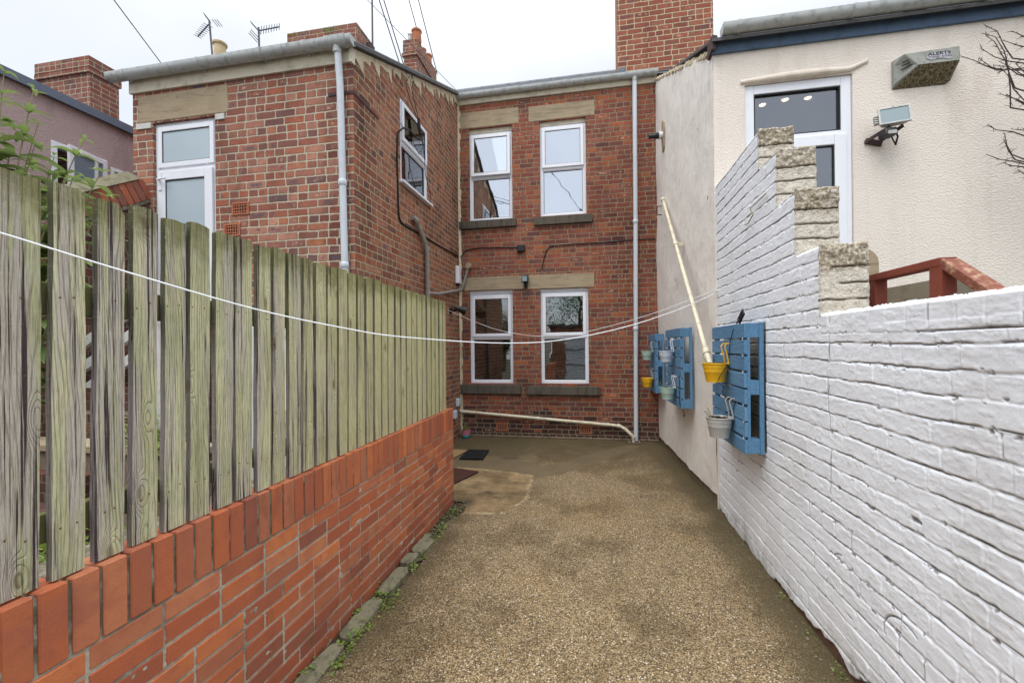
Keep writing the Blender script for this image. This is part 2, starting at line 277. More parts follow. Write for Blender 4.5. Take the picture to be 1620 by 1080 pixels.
def stone_mat(name, c0, c1, dark, sc=4, bump=.004):
    m = M(name, .92, .2); P = m.pos(); n1 = m.noise(P, sc, 6, .7); n2 = m.noise(P, 70, 4, .7); n3 = m.noise(m.vscale(P, (4, 4, .7)), 3, 4, .65)
    c = m.mix(n1, s2l(c0), s2l(c1)); c = m.mix(m.sm(n3, .48, .68, 0, .65), c, s2l(dark)); c = m.mix(m.sm(n2, .62, .75, 0, .35), c, s2l(dark))
    m.base(c); m.bump(m.math('ADD', n1, n2), bump); return m.m
m = M('sandstone_lintel', .92, .2); P = m.pos(); n1 = m.noise(P, 4, 6, .7); n2 = m.noise(P, 60, 4, .7); n3 = m.noise(m.vscale(P, (.6, .6, 6)), 4, 4, .65)
c = m.mix(n1, s2l((138, 124, 102)), s2l((180, 164, 138))); c = m.mix(m.sm(n3, .48, .66, 0, .5), c, s2l((116, 104, 88))); c = m.mix(m.sm(n1, .55, .68, 0, .5), c, s2l((106, 98, 88))); c = m.mix(m.sm(n2, .60, .72, 0, .4), c, s2l((104, 94, 78)))
m.base(c); m.bump(m.math('ADD', n3, n2), .004); MAT['lintel'] = m.m
MAT['sill'] = stone_mat('dark_stone_sill', (78, 74, 66), (100, 94, 84), (52, 50, 46))
MAT['edging'] = stone_mat('edging_stone', (112, 108, 88), (136, 130, 108), (76, 76, 56), 7, .01)
MAT['plinth'] = stone_mat('plinth_stone', (116, 104, 88), (142, 128, 108), (78, 70, 58), 9, .01)
MAT['slate'] = stone_mat('roof_slate', (120, 124, 130), (150, 154, 158), (92, 94, 98), 5, .004)
MAT['verge'] = stone_mat('verge_mortar', (190, 176, 150), (214, 202, 176), (140, 128, 106), 12, .004)
MAT['upvc'] = plain('white_upvc', (226, 229, 236), .35, .5, dirt=.06, scale=5, bump=0)
MAT['gasket'] = plain('black_gasket', (40, 42, 46), .6, bump=0)
MAT['grey_pvc'] = plain('grey_pvc', (176, 180, 180), .45, .45, dirt=.5, scale=16, bump=.0005, dirtcol=(62, 62, 54))
MAT['pale_pipe'] = plain('pale_grey_pipe', (196, 202, 210), .45, .4, dirt=.15, scale=5)
MAT['cream_pipe'] = plain('cream_pipe', (206, 198, 174), .45, .4, dirt=.45, scale=9, bump=0)
MAT['old_pipe'] = plain('weathered_grey_pipe', (142, 138, 130), .6, .3, dirt=.4, scale=20)
MAT['fascia'] = plain('off_white_fascia', (206, 198, 178), .6, .3, dirt=.4, scale=7)
MAT['blue_fascia'] = plain('blue_fascia', (84, 104, 130), .6, .3, dirt=.75, scale=7, dirtcol=(60, 74, 92))
m = M('blue_painted_wood', .6, .35); P = m.pos(); rnd = m.n('NewGeometry').outputs['Random Per Island']
gn = m.noise(m.vscale(m.vadd(P, m.xyz(rnd, rnd, rnd)), (40, 3, 60)), 2., 4, .65); n1 = m.noise(P, 11, 5, .7)
c = m.mix(rnd, s2l((82, 126, 162)), s2l((102, 146, 180))); c = m.mix(m.sm(gn, .48, .66, 0, .55), c, s2l((52, 92, 134))); c = m.mix(m.sm(gn, .40, .28, 0, .4), c, s2l((132, 174, 204)))
c = m.mix(m.sm(n1, .62, .70, 0, .6), c, s2l((118, 124, 124))); m.base(c); m.bump(gn, .0025); MAT['blue_wood'] = m.m
MAT['grey_flash'] = plain('grey_verge_trim', (98, 106, 122), .5, .3)
MAT['black'] = plain('black_plastic', (28, 28, 30), .45, .4, bump=0)
MAT['cable'] = plain('black_cable', (34, 30, 30), .6, .3, bump=0)
MAT['wire'] = plain('overhead_wire', (52, 54, 58), .6, .3, bump=0)
MAT['alu'] = plain('aerial_metal', (70, 72, 80), .4, .5, metal=.3, bump=0)
MAT['rope'] = plain('white_line', (236, 240, 244), .6, .3, dirt=.05, bump=0)
MAT['terracotta'] = plain('terracotta', (176, 112, 84), .85, .2, dirt=.35, scale=14, bump=.001)
MAT['pot_buff'] = plain('buff_chimney_pot', (196, 176, 140), .85, .2, dirt=.35, scale=9, bump=.001)
MAT['redwood'] = plain('red_brown_timber', (120, 58, 44), .6, .3, dirt=.35, scale=18, bump=.0015, dirtcol=(86, 46, 36))
MAT['worn_redwood'] = plain('worn_red_brown_rail', (116, 66, 52), .75, .25, dirt=.9, scale=30, bump=.002, dirtcol=(186, 160, 130))
MAT['greywood'] = plain('grey_timber', (140, 132, 116), .85, .2, dirt=.4, scale=10, bump=.002)
MAT['dim_white'] = plain('old_white_timber', (196, 196, 192), .7, .2, dirt=.35, scale=9)
MAT['yellow'] = plain('yellow_enamel', (232, 178, 28), .4, .5, dirt=.15, scale=18, bump=0)
MAT['zinc'] = plain('galvanised_grey', (176, 176, 172), .45, .5, dirt=.35, scale=20, bump=.0004)
MAT['mint'] = plain('mint_enamel', (168, 196, 184), .45, .5, dirt=.2, scale=18, bump=0)
MAT['palewhite'] = plain('pale_blue_white_enamel', (196, 208, 222), .45, .5, dirt=.15, scale=18, bump=0)
MAT['soil'] = stone_mat('dark_soil', (58, 48, 36), (84, 72, 54), (34, 28, 22), 20, .01)
MAT['mat_black'] = plain('black_rubber', (26, 27, 29), .8, .2, bump=.003)
MAT['mat_brown'] = plain('dark_brown_mat', (64, 40, 34), .9, .15, bump=.003, dirt=.3)
MAT['pinkpot'] = plain('pink_glaze', (190, 110, 130), .4, .5, bump=0)
MAT['tealpot'] = plain('teal_glaze', (62, 158, 162), .4, .5, bump=0)
MAT['dark_in'] = plain('dim_interior', (70, 68, 66), .9, .1, bump=0)
MAT['garage'] = plain('grey_white_steel_door', (196, 204, 208), .5, .4, bump=0)
MAT['tarmac'] = stone_mat('felt_roof', (84, 84, 86), (104, 104, 104), (66, 66, 66), 30, .004)
MAT['alarm'] = plain('weathered_plastic_box', (150, 152, 146), .7, .3, dirt=.8, scale=24, bump=.001, dirtcol=(112, 116, 100))
m = M('mossy_lens', .5, .4); P = m.pos(); n = m.noise(m.vscale(P, (60, 60, 9)), 1.2, 4, .6); m.base(m.mix(m.sm(n, .4, .62), s2l((70, 60, 44)), s2l((140, 130, 104)))); MAT['mossy'] = m.m
m = M('blind_slat_wood', .6, .3); m.base(s2l((176, 128, 74))); MAT['blindwood'] = m.m
m = M('pleated_blind', .8, .2); P = m.pos(); zz = m.math('FRACT', m.math('MULTIPLY', m.sep(P)[2], 1/.045)); m.base(m.mix(m.sm(zz, .80, .95), s2l((206, 208, 214)), s2l((176, 178, 190)))); MAT['pleat'] = m.m
m = M('frosted_glass', .3, .6); P = m.pos(); m.base(m.mix(m.noise(P, 1.5, 2), s2l((160, 176, 186)), s2l((182, 196, 204)))); m.bump(m.noise(P, 220, 2), .0006); MAT['frost'] = m.m
m = M('grey_obscure_glass', .2, .6); m.base(s2l((118, 134, 150))); MAT['frost_dark'] = m.m  # plain obscure glass in a darker grey
m = M('lamp_glass', .15, .6); m.base(s2l((120, 138, 142))); MAT['lampglass'] = m.m
def leafmat(name, c0, c1):
    m = M(name, .6, .3); rnd = m.n('NewGeometry').outputs['Random Per Island']; m.base(m.mix(rnd, s2l(c0), s2l(c1)))
    m.p.inputs['Subsurface Weight'].default_value = 0; tr = m.n('BsdfTranslucent'); m.put(tr.inputs[0], s2l(tuple(min(255, v*1.1) for v in c1)))
    mx = m.n('MixShader'); mx.inputs[0].default_value = .3; o = m.t.nodes['Material Output']
    m.t.links.new(m.p.outputs[0], mx.inputs[1]); m.t.links.new(tr.outputs[0], mx.inputs[2]); m.t.links.new(mx.outputs[0], o.inputs[0]); return m.m
MAT['leaf'] = leafmat('buddleia_leaf', (72, 96, 50), (132, 150, 88))
MAT['weed'] = leafmat('weed_leaf', (82, 108, 46), (134, 156, 72))
MAT['stem'] = plain('grey_green_stem', (138, 132, 104), .8, bump=0)
MAT['twig'] = plain('bare_twig', (78, 62, 62), .85, bump=.001)
MAT['nail'] = plain('rusty_nail', (112, 74, 44), .8, bump=0)
MAT['petal'] = plain('yellow_petal', (226, 200, 40), .6, bump=0)
MAT['bark'] = plain('dark_bark', (82, 70, 58), .9, bump=.004, dirt=.5)
MAT['crown'] = leafmat('tree_leaf', (52, 74, 38), (84, 108, 58))
def glass(name, refl, tint=(.9, .93, .95)):
    m = bpy.data.materials.new(name); m.use_nodes = True; t = m.node_tree; t.nodes.clear(); o = t.nodes.new('ShaderNodeOutputMaterial')
    g = t.nodes.new('ShaderNodeBsdfGlossy'); g.inputs['Roughness'].default_value = .012; g.inputs[0].default_value = (.93, .96, 1, 1)
    tr = t.nodes.new('ShaderNodeBsdfTransparent'); tr.inputs[0].default_value = (*tint, 1)
    fr = t.nodes.new('ShaderNodeFresnel'); fr.inputs[0].default_value = 1.5; ad = t.nodes.new('ShaderNodeMath'); ad.operation = 'ADD'; ad.use_clamp = True
    ad.inputs[1].default_value = refl; mx = t.nodes.new('ShaderNodeMixShader'); t.links.new(fr.outputs[0], ad.inputs[0]); t.links.new(ad.outputs[0], mx.inputs[0])
    geo = t.nodes.new('ShaderNodeNewGeometry'); nz = t.nodes.new('ShaderNodeTexNoise'); nz.inputs['Scale'].default_value = 2.2; t.links.new(geo.outputs['Position'], nz.inputs[0])
    bp = t.nodes.new('ShaderNodeBump'); bp.inputs['Distance'].default_value = .004; bp.inputs['Strength'].default_value = .5; t.links.new(nz.outputs[0], bp.inputs['Height']); t.links.new(bp.outputs[0], g.inputs['Normal'])
    t.links.new(tr.outputs[0], mx.inputs[1]); t.links.new(g.outputs[0], mx.inputs[2]); t.links.new(mx.outputs[0], o.inputs[0]); return m
MAT['glass_up'] = glass('window_glass_bright', .52); MAT['glass'] = glass('window_glass', .12); MAT['glass_dark'] = glass('tinted_glass', .16, (.42, .44, .48))
m = M('warm_bulb'); m.p.inputs['Emission Color'].default_value = (1, .72, .4, 1); m.p.inputs['Emission Strength'].default_value = 14; MAT['bulb'] = m.m

# ground
m = M('exposed_aggregate', .85, .3); P = m.pos(); p = m.sep(P)
v1 = m.vor(P, 150, 'Color'); dd = m.vor(P, 150); v1s = m.sep(v1)
c = m.ramp(v1s[0], [(0, s2l((126, 108, 80))), (.18, s2l((158, 136, 102))), (.36, s2l((84, 72, 54))), (.52, s2l((186, 164, 128))), (.68, s2l((142, 120, 88))), (.80, s2l((70, 60, 48))), (.91, s2l((186, 168, 134))), (.975, s2l((232, 226, 210)))], 'CONSTANT')
c = m.mix(m.sm(dd, .38, .62, 0, .6), c, s2l((92, 76, 52)))
w2 = m.sep(m.vor(P, 45, 'Color')); c = m.mix(m.math('MULTIPLY', m.math('GREATER_THAN', w2[1], .965), m.sm(m.vor(P, 45), .32, .22)), c, s2l((190, 182, 166)))
bg = m.noise(P, 1.1, 5, .65); bg2 = m.noise(P, 4.5, 5, .7)
c = m.mix(m.sm(bg, .46, .60, 0, .85), c, m.mix(1., c, (.60, .58, .52, 1), 'MULTIPLY'))
bg3 = m.noise(m.vadd(P, (8, 3, 0)), .9, 5, .7); c = m.mix(m.sm(bg3, .5, .64, 0, .28), c, m.mix(1., c, (1.05, .90, .66, 1), 'MULTIPLY'))
ds = m.sm(m.noise(P, 26, 5, .75), .64, .72, 0, .6); c = m.mix(ds, c, s2l((60, 52, 40)))
c = m.mix(m.sm(bg2, .55, .70, 0, .3), c, s2l((90, 76, 52)))
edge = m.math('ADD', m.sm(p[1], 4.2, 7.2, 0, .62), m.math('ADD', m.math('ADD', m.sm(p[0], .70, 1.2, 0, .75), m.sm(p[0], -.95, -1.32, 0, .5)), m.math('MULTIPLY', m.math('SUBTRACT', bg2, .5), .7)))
c = m.mix(m.math('MULTIPLY', m.sm(edge, .12, .70), .84), c, m.mix(m.noise(P, 18, 4), s2l((66, 58, 38)), s2l((92, 80, 54))))  # dirt at wall feet and far end, with edge shadow darkened into the colour
pa = m.attr('patch'); chn = m.attr('channel'); sta = m.attr('stain')
a3 = m.noise(P, 3.2, 6, .7); b3 = m.noise(P, 16, 5, .7)
pc = m.mix(m.sm(a3, .35, .65), s2l((92, 76, 52)), s2l((140, 118, 86))); pc = m.mix(m.sm(b3, .50, .66, 0, .6), pc, s2l((98, 82, 58))); pc = m.mix(m.math('MULTIPLY', m.sm(pa, .95, .45, 0, .7), m.sm(b3, .42, .58)), pc, s2l((196, 176, 142)))
cc_ = m.mix(a3, s2l((80, 70, 52)), s2l((112, 98, 74))); cc_ = m.mix(m.sm(b3, .5, .7, 0, .5), cc_, s2l((76, 66, 48)))
c = m.mix(m.sm(chn, .1, .9, 0, .9), c, cc_); c = m.mix(m.math('MULTIPLY', m.sm(pa, .1, .6), m.sm(m.noise(P, 9, 5, .7), .30, .50, .55, 1.)), c, pc); c = m.mix(m.math('MULTIPLY', sta, .8), c, s2l((54, 46, 36)))
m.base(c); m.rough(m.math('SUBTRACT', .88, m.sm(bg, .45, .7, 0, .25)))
m.bump(m.math('ADD', m.math('MULTIPLY', m.sm(dd, .6, .1), m.math('SUBTRACT', 1., m.math('MAXIMUM', pa, m.math('MULTIPLY', chn, .8)))), m.math('MULTIPLY', bg2, 1.5)), .004); MAT['ground'] = m.m
m = M('worn_concrete', .8, .3); P = m.pos(); a = m.noise(P, 3.2, 6, .7); b = m.noise(P, 14, 5, .7); s = m.noise(m.vadd(P, (2, 2, 2)), 2.3, 5, .7)
c = m.mix(a, s2l((122, 98, 66)), s2l((164, 138, 100))); c = m.mix(m.sm(b, .52, .7, 0, .6), c, s2l((90, 74, 52))); c = m.mix(m.sm(s, .57, .66, 0, .75), c, s2l((64, 56, 46))); c = m.mix(m.sm(s, .42, .36, 0, .6), c, s2l((186, 166, 132)))
m.base(c); m.bump(b, .004); MAT['patch'] = m.m
m = M('smooth_channel', .75, .3); P = m.pos(); a = m.noise(P, 5, 6, .7); m.base(m.mix(a, s2l((84, 72, 52)), s2l((112, 98, 74)))); m.bump(m.noise(P, 40, 4), .003); MAT['channel'] = m.m
m = M('earth', .95, .1); P = m.pos(); m.base(m.mix(m.noise(P, 6, 5, .7), s2l((56, 52, 42)), s2l((88, 82, 66)))); m.bump(m.noise(P, 25, 5), .01); MAT['yard'] = m.m

# ---------------------------------------------------------------- mesh helpers
def new_empty(name, loc=(0, 0, 0), rz=0, label=None, cat=None, group=None, kind=None):
    o = bpy.data.objects.new(name, None); o.empty_display_size = .1; COL.objects.link(o); o.location = loc; o.rotation_euler = (0, 0, rz)
    return tag(o, label, cat, group, kind)
def tag(o, label=None, cat=None, group=None, kind=None):
    if label: o['label'] = label
    if cat: o['category'] = cat
    if group: o['group'] = group
    if kind: o['kind'] = kind
    return o
def root_off(par):
    v = Vector((0, 0, 0))
    while par is not None: v += Vector(par.location); par = par.parent
    return v
class MB:
    def __init__(s, T=None): s.v = []; s.f = []; s.T = T; s.fm = []
    def pt(s, p): return tuple(s.T(*p)) if s.T else tuple(p)
    def add(s, vs, fs, mi=0):
        b = len(s.v); s.v += [s.pt(p) for p in vs]; s.f += [tuple(i+b for i in f) for f in fs]; s.fm += [mi]*len(fs)
    def box(s, x0, x1, y0, y1, z0, z1, mi=0):
        s.add([(x0, y0, z0), (x1, y0, z0), (x1, y1, z0), (x0, y1, z0), (x0, y0, z1), (x1, y0, z1), (x1, y1, z1), (x0, y1, z1)],
              [(0, 3, 2, 1), (4, 5, 6, 7), (0, 1, 5, 4), (1, 2, 6, 5), (2, 3, 7, 6), (3, 0, 4, 7)], mi)
    def bar(s, a, b, wd, ht, upv=(0, 0, 1), mi=0):
        a, b = Vector(a), Vector(b); d = (b-a).normalized(); sd = d.cross(Vector(upv)).normalized(); u = sd.cross(d).normalized()
        vs = [p + sd*(i*wd/2) + u*(j*ht/2) for p in (a, b) for i, j in ((-1, -1), (1, -1), (1, 1), (-1, 1))]
        s.add([tuple(v) for v in vs], [(0, 1, 2, 3), (7, 6, 5, 4), (0, 4, 5, 1), (1, 5, 6, 2), (2, 6, 7, 3), (3, 7, 4, 0)], mi)
    def tube(s, pts, r, n=8, caps=True, mi=0):
        P = [Vector(p) for p in pts]; rs = r if isinstance(r, (list, tuple)) else [r]*len(P)
        prev = None; vs = []
        for i, p in enumerate(P):
            d = (P[min(i+1, len(P)-1)] - P[max(i-1, 0)]).normalized()
            if prev is None: a = d.cross(Vector((0, 0, 1)) if abs(d.z) < .9 else Vector((1, 0, 0))).normalized()
            else: a = (prev - d*prev.dot(d)).normalized()
            prev = a; b = d.cross(a)
            for k in range(n): t = 2*math.pi*k/n; vs.append(tuple(p + (a*math.cos(t)+b*math.sin(t))*rs[i]))
        fs = [(i*n+k, i*n+(k+1) % n, (i+1)*n+(k+1) % n, (i+1)*n+k) for i in range(len(P)-1) for k in range(n)]
        if caps: fs += [tuple(range(n-1, -1, -1)), tuple((len(P)-1)*n+k for k in range(n))]
        s.add(vs, fs, mi)
    def prism(s, poly, w0, w1, ax='y', mi=0):      # polygon in (a,b), extruded along the named axis
        f = {'y': lambda a, b, w: (a, w, b), 'x': lambda a, b, w: (w, a, b), 'z': lambda a, b, w: (a, b, w)}[ax]
        n = len(poly); vs = [f(a, b, w0) for a, b in poly] + [f(a, b, w1) for a, b in poly]
        s.add(vs, [tuple(range(n)), tuple(range(2*n-1, n-1, -1))] + [(k, n+k, n+(k+1) % n, (k+1) % n) for k in range(n)], mi)
    def lathe(s, prof, c=(0, 0, 0), n=20, axis=None, mi=0):
        vs = []
        for r, z in prof:
            for k in range(n):
                t = 2*math.pi*k/n; q = Vector((r*math.cos(t), r*math.sin(t), z))
                if axis is not None: q = axis @ q
                vs.append(tuple(q+Vector(c)))
        fs = [(i*n+k, i*n+(k+1) % n, (i+1)*n+(k+1) % n, (i+1)*n+k) for i in range(len(prof)-1) for k in range(n)]
        s.add(vs, fs, mi)
    def build(s, name, mat, parent=None, local=False, bevel=0, smooth=False, solid=0):
        me = bpy.data.meshes.new(name); vs = s.v
        if parent is not None and not local:
            o = root_off(parent); vs = [(a-o.x, b-o.y, c-o.z) for a, b, c in vs]
        me.from_pydata(vs, [], s.f); me.validate(); 
        mats = mat if isinstance(mat, (list, tuple)) else [mat]
        for q in mats: me.materials.append(MAT[q] if isinstance(q, str) else q)
        if len(mats) > 1 and len(s.fm) == len(me.polygons): me.polygons.foreach_set('material_index', s.fm)
        import bmesh
        bm = bmesh.new(); bm.from_mesh(me); bmesh.ops.recalc_face_normals(bm, faces=bm.faces); bm.to_mesh(me); bm.free()
        if smooth:
            me.polygons.foreach_set('use_smooth', [True]*len(me.polygons)); me.set_sharp_from_angle(angle=R(40))
        ob = bpy.data.objects.new(name, me); COL.objects.link(ob)
        if parent is not None: ob.parent = parent
        if solid: q = ob.modifiers.new('solid', 'SOLIDIFY'); q.thickness = solid
        if bevel: q = ob.modifiers.new('bevel', 'BEVEL'); q.width = bevel; q.segments = 2; q.limit_method = 'ANGLE'; q.harden_normals = False
        return ob
def structure(o): o['kind'] = 'structure'; return o
def T_front(Y, s=1): return lambda u, v, w: (u, Y-w, v)            # wall facing the camera, w outward
def T_px(X): return lambda u, v, w: (X+w, u, v)                    # wall facing +x
def T_nx(X): return lambda u, v, w: (X-w, u, v)
def box_uvw(mb, u0, u1, v0, v1, w0, w1, mi=0):
    mb.add([(u, v, w) for w in (w0, w1) for u, v in ((u0, v0), (u1, v0), (u1, v1), (u0, v1))],
           [(0, 3, 2, 1), (4, 5, 6, 7), (0, 1, 5, 4), (1, 2, 6, 5), (2, 3, 7, 6), (3, 0, 4, 7)], mi)
def wall_holes(mb, u0, u1, v0, top, holes, depth=.2, mi=0):
    us = sorted({u0, u1, *[h[0] for h in holes], *[h[1] for h in holes]}); vs = sorted({v0, *[h[2] for h in holes], *[h[3] for h in holes]})
    for a, b in zip(us, us[1:]):
        lv = (vs if any(h[0] <= (a+b)/2 <= h[1] for h in holes) else [v0]) + [None]
        for c, d in zip(lv, lv[1:]):
            ca = cb = c; da, db = (d, d) if d is not None else (top(a), top(b))
            cm, dm = c, (d if d is not None else (da+db)/2)
            if any(h[0] <= (a+b)/2 <= h[1] and h[2] <= (cm+dm)/2 <= h[3] for h in holes): continue
            mb.add([(a, ca, 0), (b, cb, 0), (b, db, 0), (a, da, 0)], [(0, 1, 2, 3)], mi)
    for h in holes:
        a, b, c, d = h
        mb.add([(a, c, 0), (b, c, 0), (b, d, 0), (a, d, 0), (a, c, -depth), (b, c, -depth), (b, d, -depth), (a, d, -depth)],
               [(0, 1, 5, 4), (1, 2, 6, 5), (2, 3, 7, 6), (3, 0, 4, 7)], mi)
def bars4(mb, a, b, c, d, t, w0, w1, tb=None):
    tb = tb or t
    box_uvw(mb, a, a+t, c, d, w0, w1); box_uvw(mb, b-t, b, c, d, w0, w1); box_uvw(mb, a+t, b-t, c, c+tb, w0, w1); box_uvw(mb, a+t, b-t, d-t, d, w0, w1)
def window(parent, T, u0, u1, v0, v1, w, vt=None, glass_='glass', blind=None, open_=0, name='window', outer=.05, sasht=.055, lowglass=None, dark_mid=True):
    """uPVC window: fixed frame, an opening top sash and a fixed lower pane"""
    f = MB(T); bars4(f, u0, u1, v0, v1, outer, w-.06, w)
    vt = vt if vt is not None else (v0+v1)/2
    box_uvw(f, u0+outer, u1-outer, vt-.03, vt+.03, w-.06, w)
    bars4(f, u0+outer, u1-outer, v0+outer, vt-.03, .012, w-.05, w-.012)
    fr = f.build(name, 'upvc', parent, bevel=.005)
    off = math.tan(open_) if open_ else 0
    s = MB((lambda u, v, ww: T(u, v, ww + (v1-.05-v)*off)) if open_ else T)
    a, b, c, d = u0+outer-.012, u1-outer+.012, vt+.012, v1-outer+.012
    bars4(s, a, b, c, d, sasht, w+.002, w+.028); s.build('sash', 'upvc', fr, bevel=.006)
    g = MB(s.T); bars4(g, a+sasht, b-sasht, c+sasht, d-sasht, .006, w+.006, w+.020)
    gl = MB(T); bars4(gl, u0+outer+.012, u1-outer-.012, v0+outer+.012, vt-.042, .006, w-.04, w-.02)
    g.build('gasket', 'gasket', fr); gl.build('gasket', 'gasket', fr)
    p = MB(s.T); box_uvw(p, a+sasht+.006, b-sasht-.006, c+sasht+.006, d-sasht-.006, w+.010, w+.014); p.build('pane', glass_, fr)
    p = MB(T); box_uvw(p, u0+outer+.018, u1-outer-.018, v0+outer+.018, vt-.048, w-.034, w-.030); p.build('pane', lowglass or glass_, fr)
    if blind == 'slats':
        bl = MB(T); z = vt+.07
        while z < v1-.1:
            q = [(u0+.07, z, w-.115), (u1-.07, z, w-.115), (u1-.07, z+.014, w-.148), (u0+.07, z+.014, w-.148)]
            bl.add(q + [(a_, b_+.0025, c_) for a_, b_, c_ in q], [(0, 1, 2, 3), (4, 7, 6, 5), (0, 4, 5, 1), (1, 5, 6, 2), (2, 6, 7, 3), (3, 7, 4, 0)]); z += .026
        for uu in (u0+.2, u1-.2): box_uvw(bl, uu, uu+.006, vt+.06, v1-.09, w-.113, w-.110)
        bl.build('blind', 'blindwood', fr)
    if blind == 'pleat':
        bl = MB(T); box_uvw(bl, u0+.06, u1-.06, v0+.06, v1-.06, w-.09, w-.085); bl.build('blind', 'pleat', fr)
    return fr
def shell(par, mat, pts, faces):
    b = MB(); b.add(pts, faces); z = [p[2] for p in pts]; return b.build('floor' if max(z)-min(z) < .01 else 'outer_wall', mat, par)
def gutter(parent, x0, x1, y, z, r, mat='grey_pvc', name='gutter', outlet=None, brackets=()):
    g = MB(); n = 10
    pro = [(math.cos(math.pi+math.pi*k/n)*r, math.sin(math.pi+math.pi*k/n)*r) for k in range(n+1)]
    pro = [(-r, r*.35)] + pro + [(r, r*.35)]
    inn = [(a*.9, b*.9 if b < 0 else b) for a, b in reversed(pro)]
    g.prism([(y+a, z+b) for a, b in pro+inn], x0, x1, 'x')
    for xe in (x0, x1): g.prism([(y+a*1.03, z+b*1.03) for a, b in pro], xe-.006, xe+.006, 'x')
    go = g.build(name, mat, parent, smooth=True)
    for bx in brackets:
        b = MB(); q = [(y+a*1.08, z+b_*1.08) for a, b_ in pro] + [(y+a*1.02, z+b_*1.02) for a, b_ in reversed(pro)]
        b.prism(q, bx-.014, bx+.014, 'x'); b.box(bx-.012, bx+.012, y+r*.6, y+r*1.4, z-r*1.1, z-r*.2); b.build('bracket', mat, go)
    if outlet is not None:
        b = MB(); q = [(y+a*1.12, z+b_*1.12) for a, b_ in pro] + [(y+a*1.02, z+b_*1.02) for a, b_ in reversed(pro)]
        b.prism(q, outlet-.11, outlet+.11, 'x'); b.tube([(outlet, y, z-r*.8), (outlet, y, z-r*1.9)], .042, 14); b.build('outlet', mat, go, smooth=True)
    return go
def pipe(parent, pts, r, mat, name, collars=(), n=14):
    p = MB(); p.tube(pts, r, n); o = p.build(name, mat, parent, smooth=True)
    for c, d in collars:
        q = MB(); c = Vector(c); d = Vector(d).normalized(); q.tube([tuple(c-d*.03), tuple(c-d*.024), tuple(c+d*.024), tuple(c+d*.03)], [r*1.08, r*1.22, r*1.22, r*1.08], n); q.build('collar', mat, o, smooth=True)
    return o
def air_brick(parent, T, u0, u1, v0, v1, name='air_brick'):
    b = MB(T); box_uvw(b, u0, u1, v0, v1, -.02, .001, 1); bars4(b, u0, u1, v0, v1, .014, .001, .012)
    nx, nz = 7, 4
    for i in range(1, nx): x = u0+(u1-u0)*i/nx; box_uvw(b, x-.0035, x+.0035, v0+.014, v1-.014, .002, .010)
    for i in range(1, nz): z = v0+(v1-v0)*i/nz; box_uvw(b, u0+.014, u1-.014, z-.0035, z+.0035, .003, .011)
    return b.build(name, ['terracotta', 'gasket'], parent)
def vnoise(x, y, s=0):
    xi = np.floor(x).astype(np.int64); yi = np.floor(y).astype(np.int64); fx = x-xi; fy = y-yi; fx = fx*fx*(3-2*fx); fy = fy*fy*(3-2*fy)
    def h(a, b):
        n = (a*374761393 + b*668265263 + s*974711) & 0x7fffffff; n = ((n ^ (n >> 13))*1274126177) & 0x7fffffff; return ((n ^ (n >> 16)) & 0xffff)/65535.0
    return (h(xi, yi)*(1-fx)+h(xi+1, yi)*fx)*(1-fy) + (h(xi, yi+1)*(1-fx)+h(xi+1, yi+1)*fx)*fy
def fbm(x, y, s=0, o=4):
    r = 0; a = .5
    for i in range(o): r = r + a*vnoise(x*2**i, y*2**i, s+i*17); a *= .5
    return r/(1-.5**o)
def sstep(v, a, b): t = np.clip((v-a)/(b-a), 0, 1); return t*t*(3-2*t)
def grid_mesh(name, X, Y, Z, keep, mat, parent, attrs):
    """height field of world coordinates (2-D arrays); keep = mask of the cells"""
    o = root_off(parent); nr, nc = X.shape
    me = bpy.data.meshes.new(name); idx = np.arange(nr*nc).reshape(nr, nc)
    q = np.stack([idx[:-1, :-1], idx[:-1, 1:], idx[1:, 1:], idx[1:, :-1]], -1)[keep]
    used = np.unique(q); remap = np.full(nr*nc, -1); remap[used] = np.arange(len(used)); q = remap[q]
    co = np.stack([X.ravel()[used]-o.x, Y.ravel()[used]-o.y, Z.ravel()[used]-o.z], -1)
    me.vertices.add(len(used)); me.vertices.foreach_set('co', co.astype(np.float32).ravel())
    me.loops.add(q.size); me.loops.foreach_set('vertex_index', q.ravel().astype(np.int32))
    me.polygons.add(len(q)); me.polygons.foreach_set('loop_start', np.arange(0, q.size, 4, dtype=np.int32))
    me.update(calc_edges=True); me.polygons.foreach_set('use_smooth', np.ones(len(q), bool))
    for k, a in attrs.items():
        at = me.attributes.new(k, 'FLOAT', 'POINT'); at.data.foreach_set('value', np.broadcast_to(a, X.shape).ravel()[used].astype(np.float32))
    me.materials.append(MAT[mat]); me.update(); ob = bpy.data.objects.new(name, me); COL.objects.link(ob); ob.parent = parent; return ob

# ================================================================ THE PLACE (metres; camera at x=0, y=0; y runs up the yard)
S, XL, YL, YR, XW = 7.40, -2.345, 3.95, 4.457, 1.175
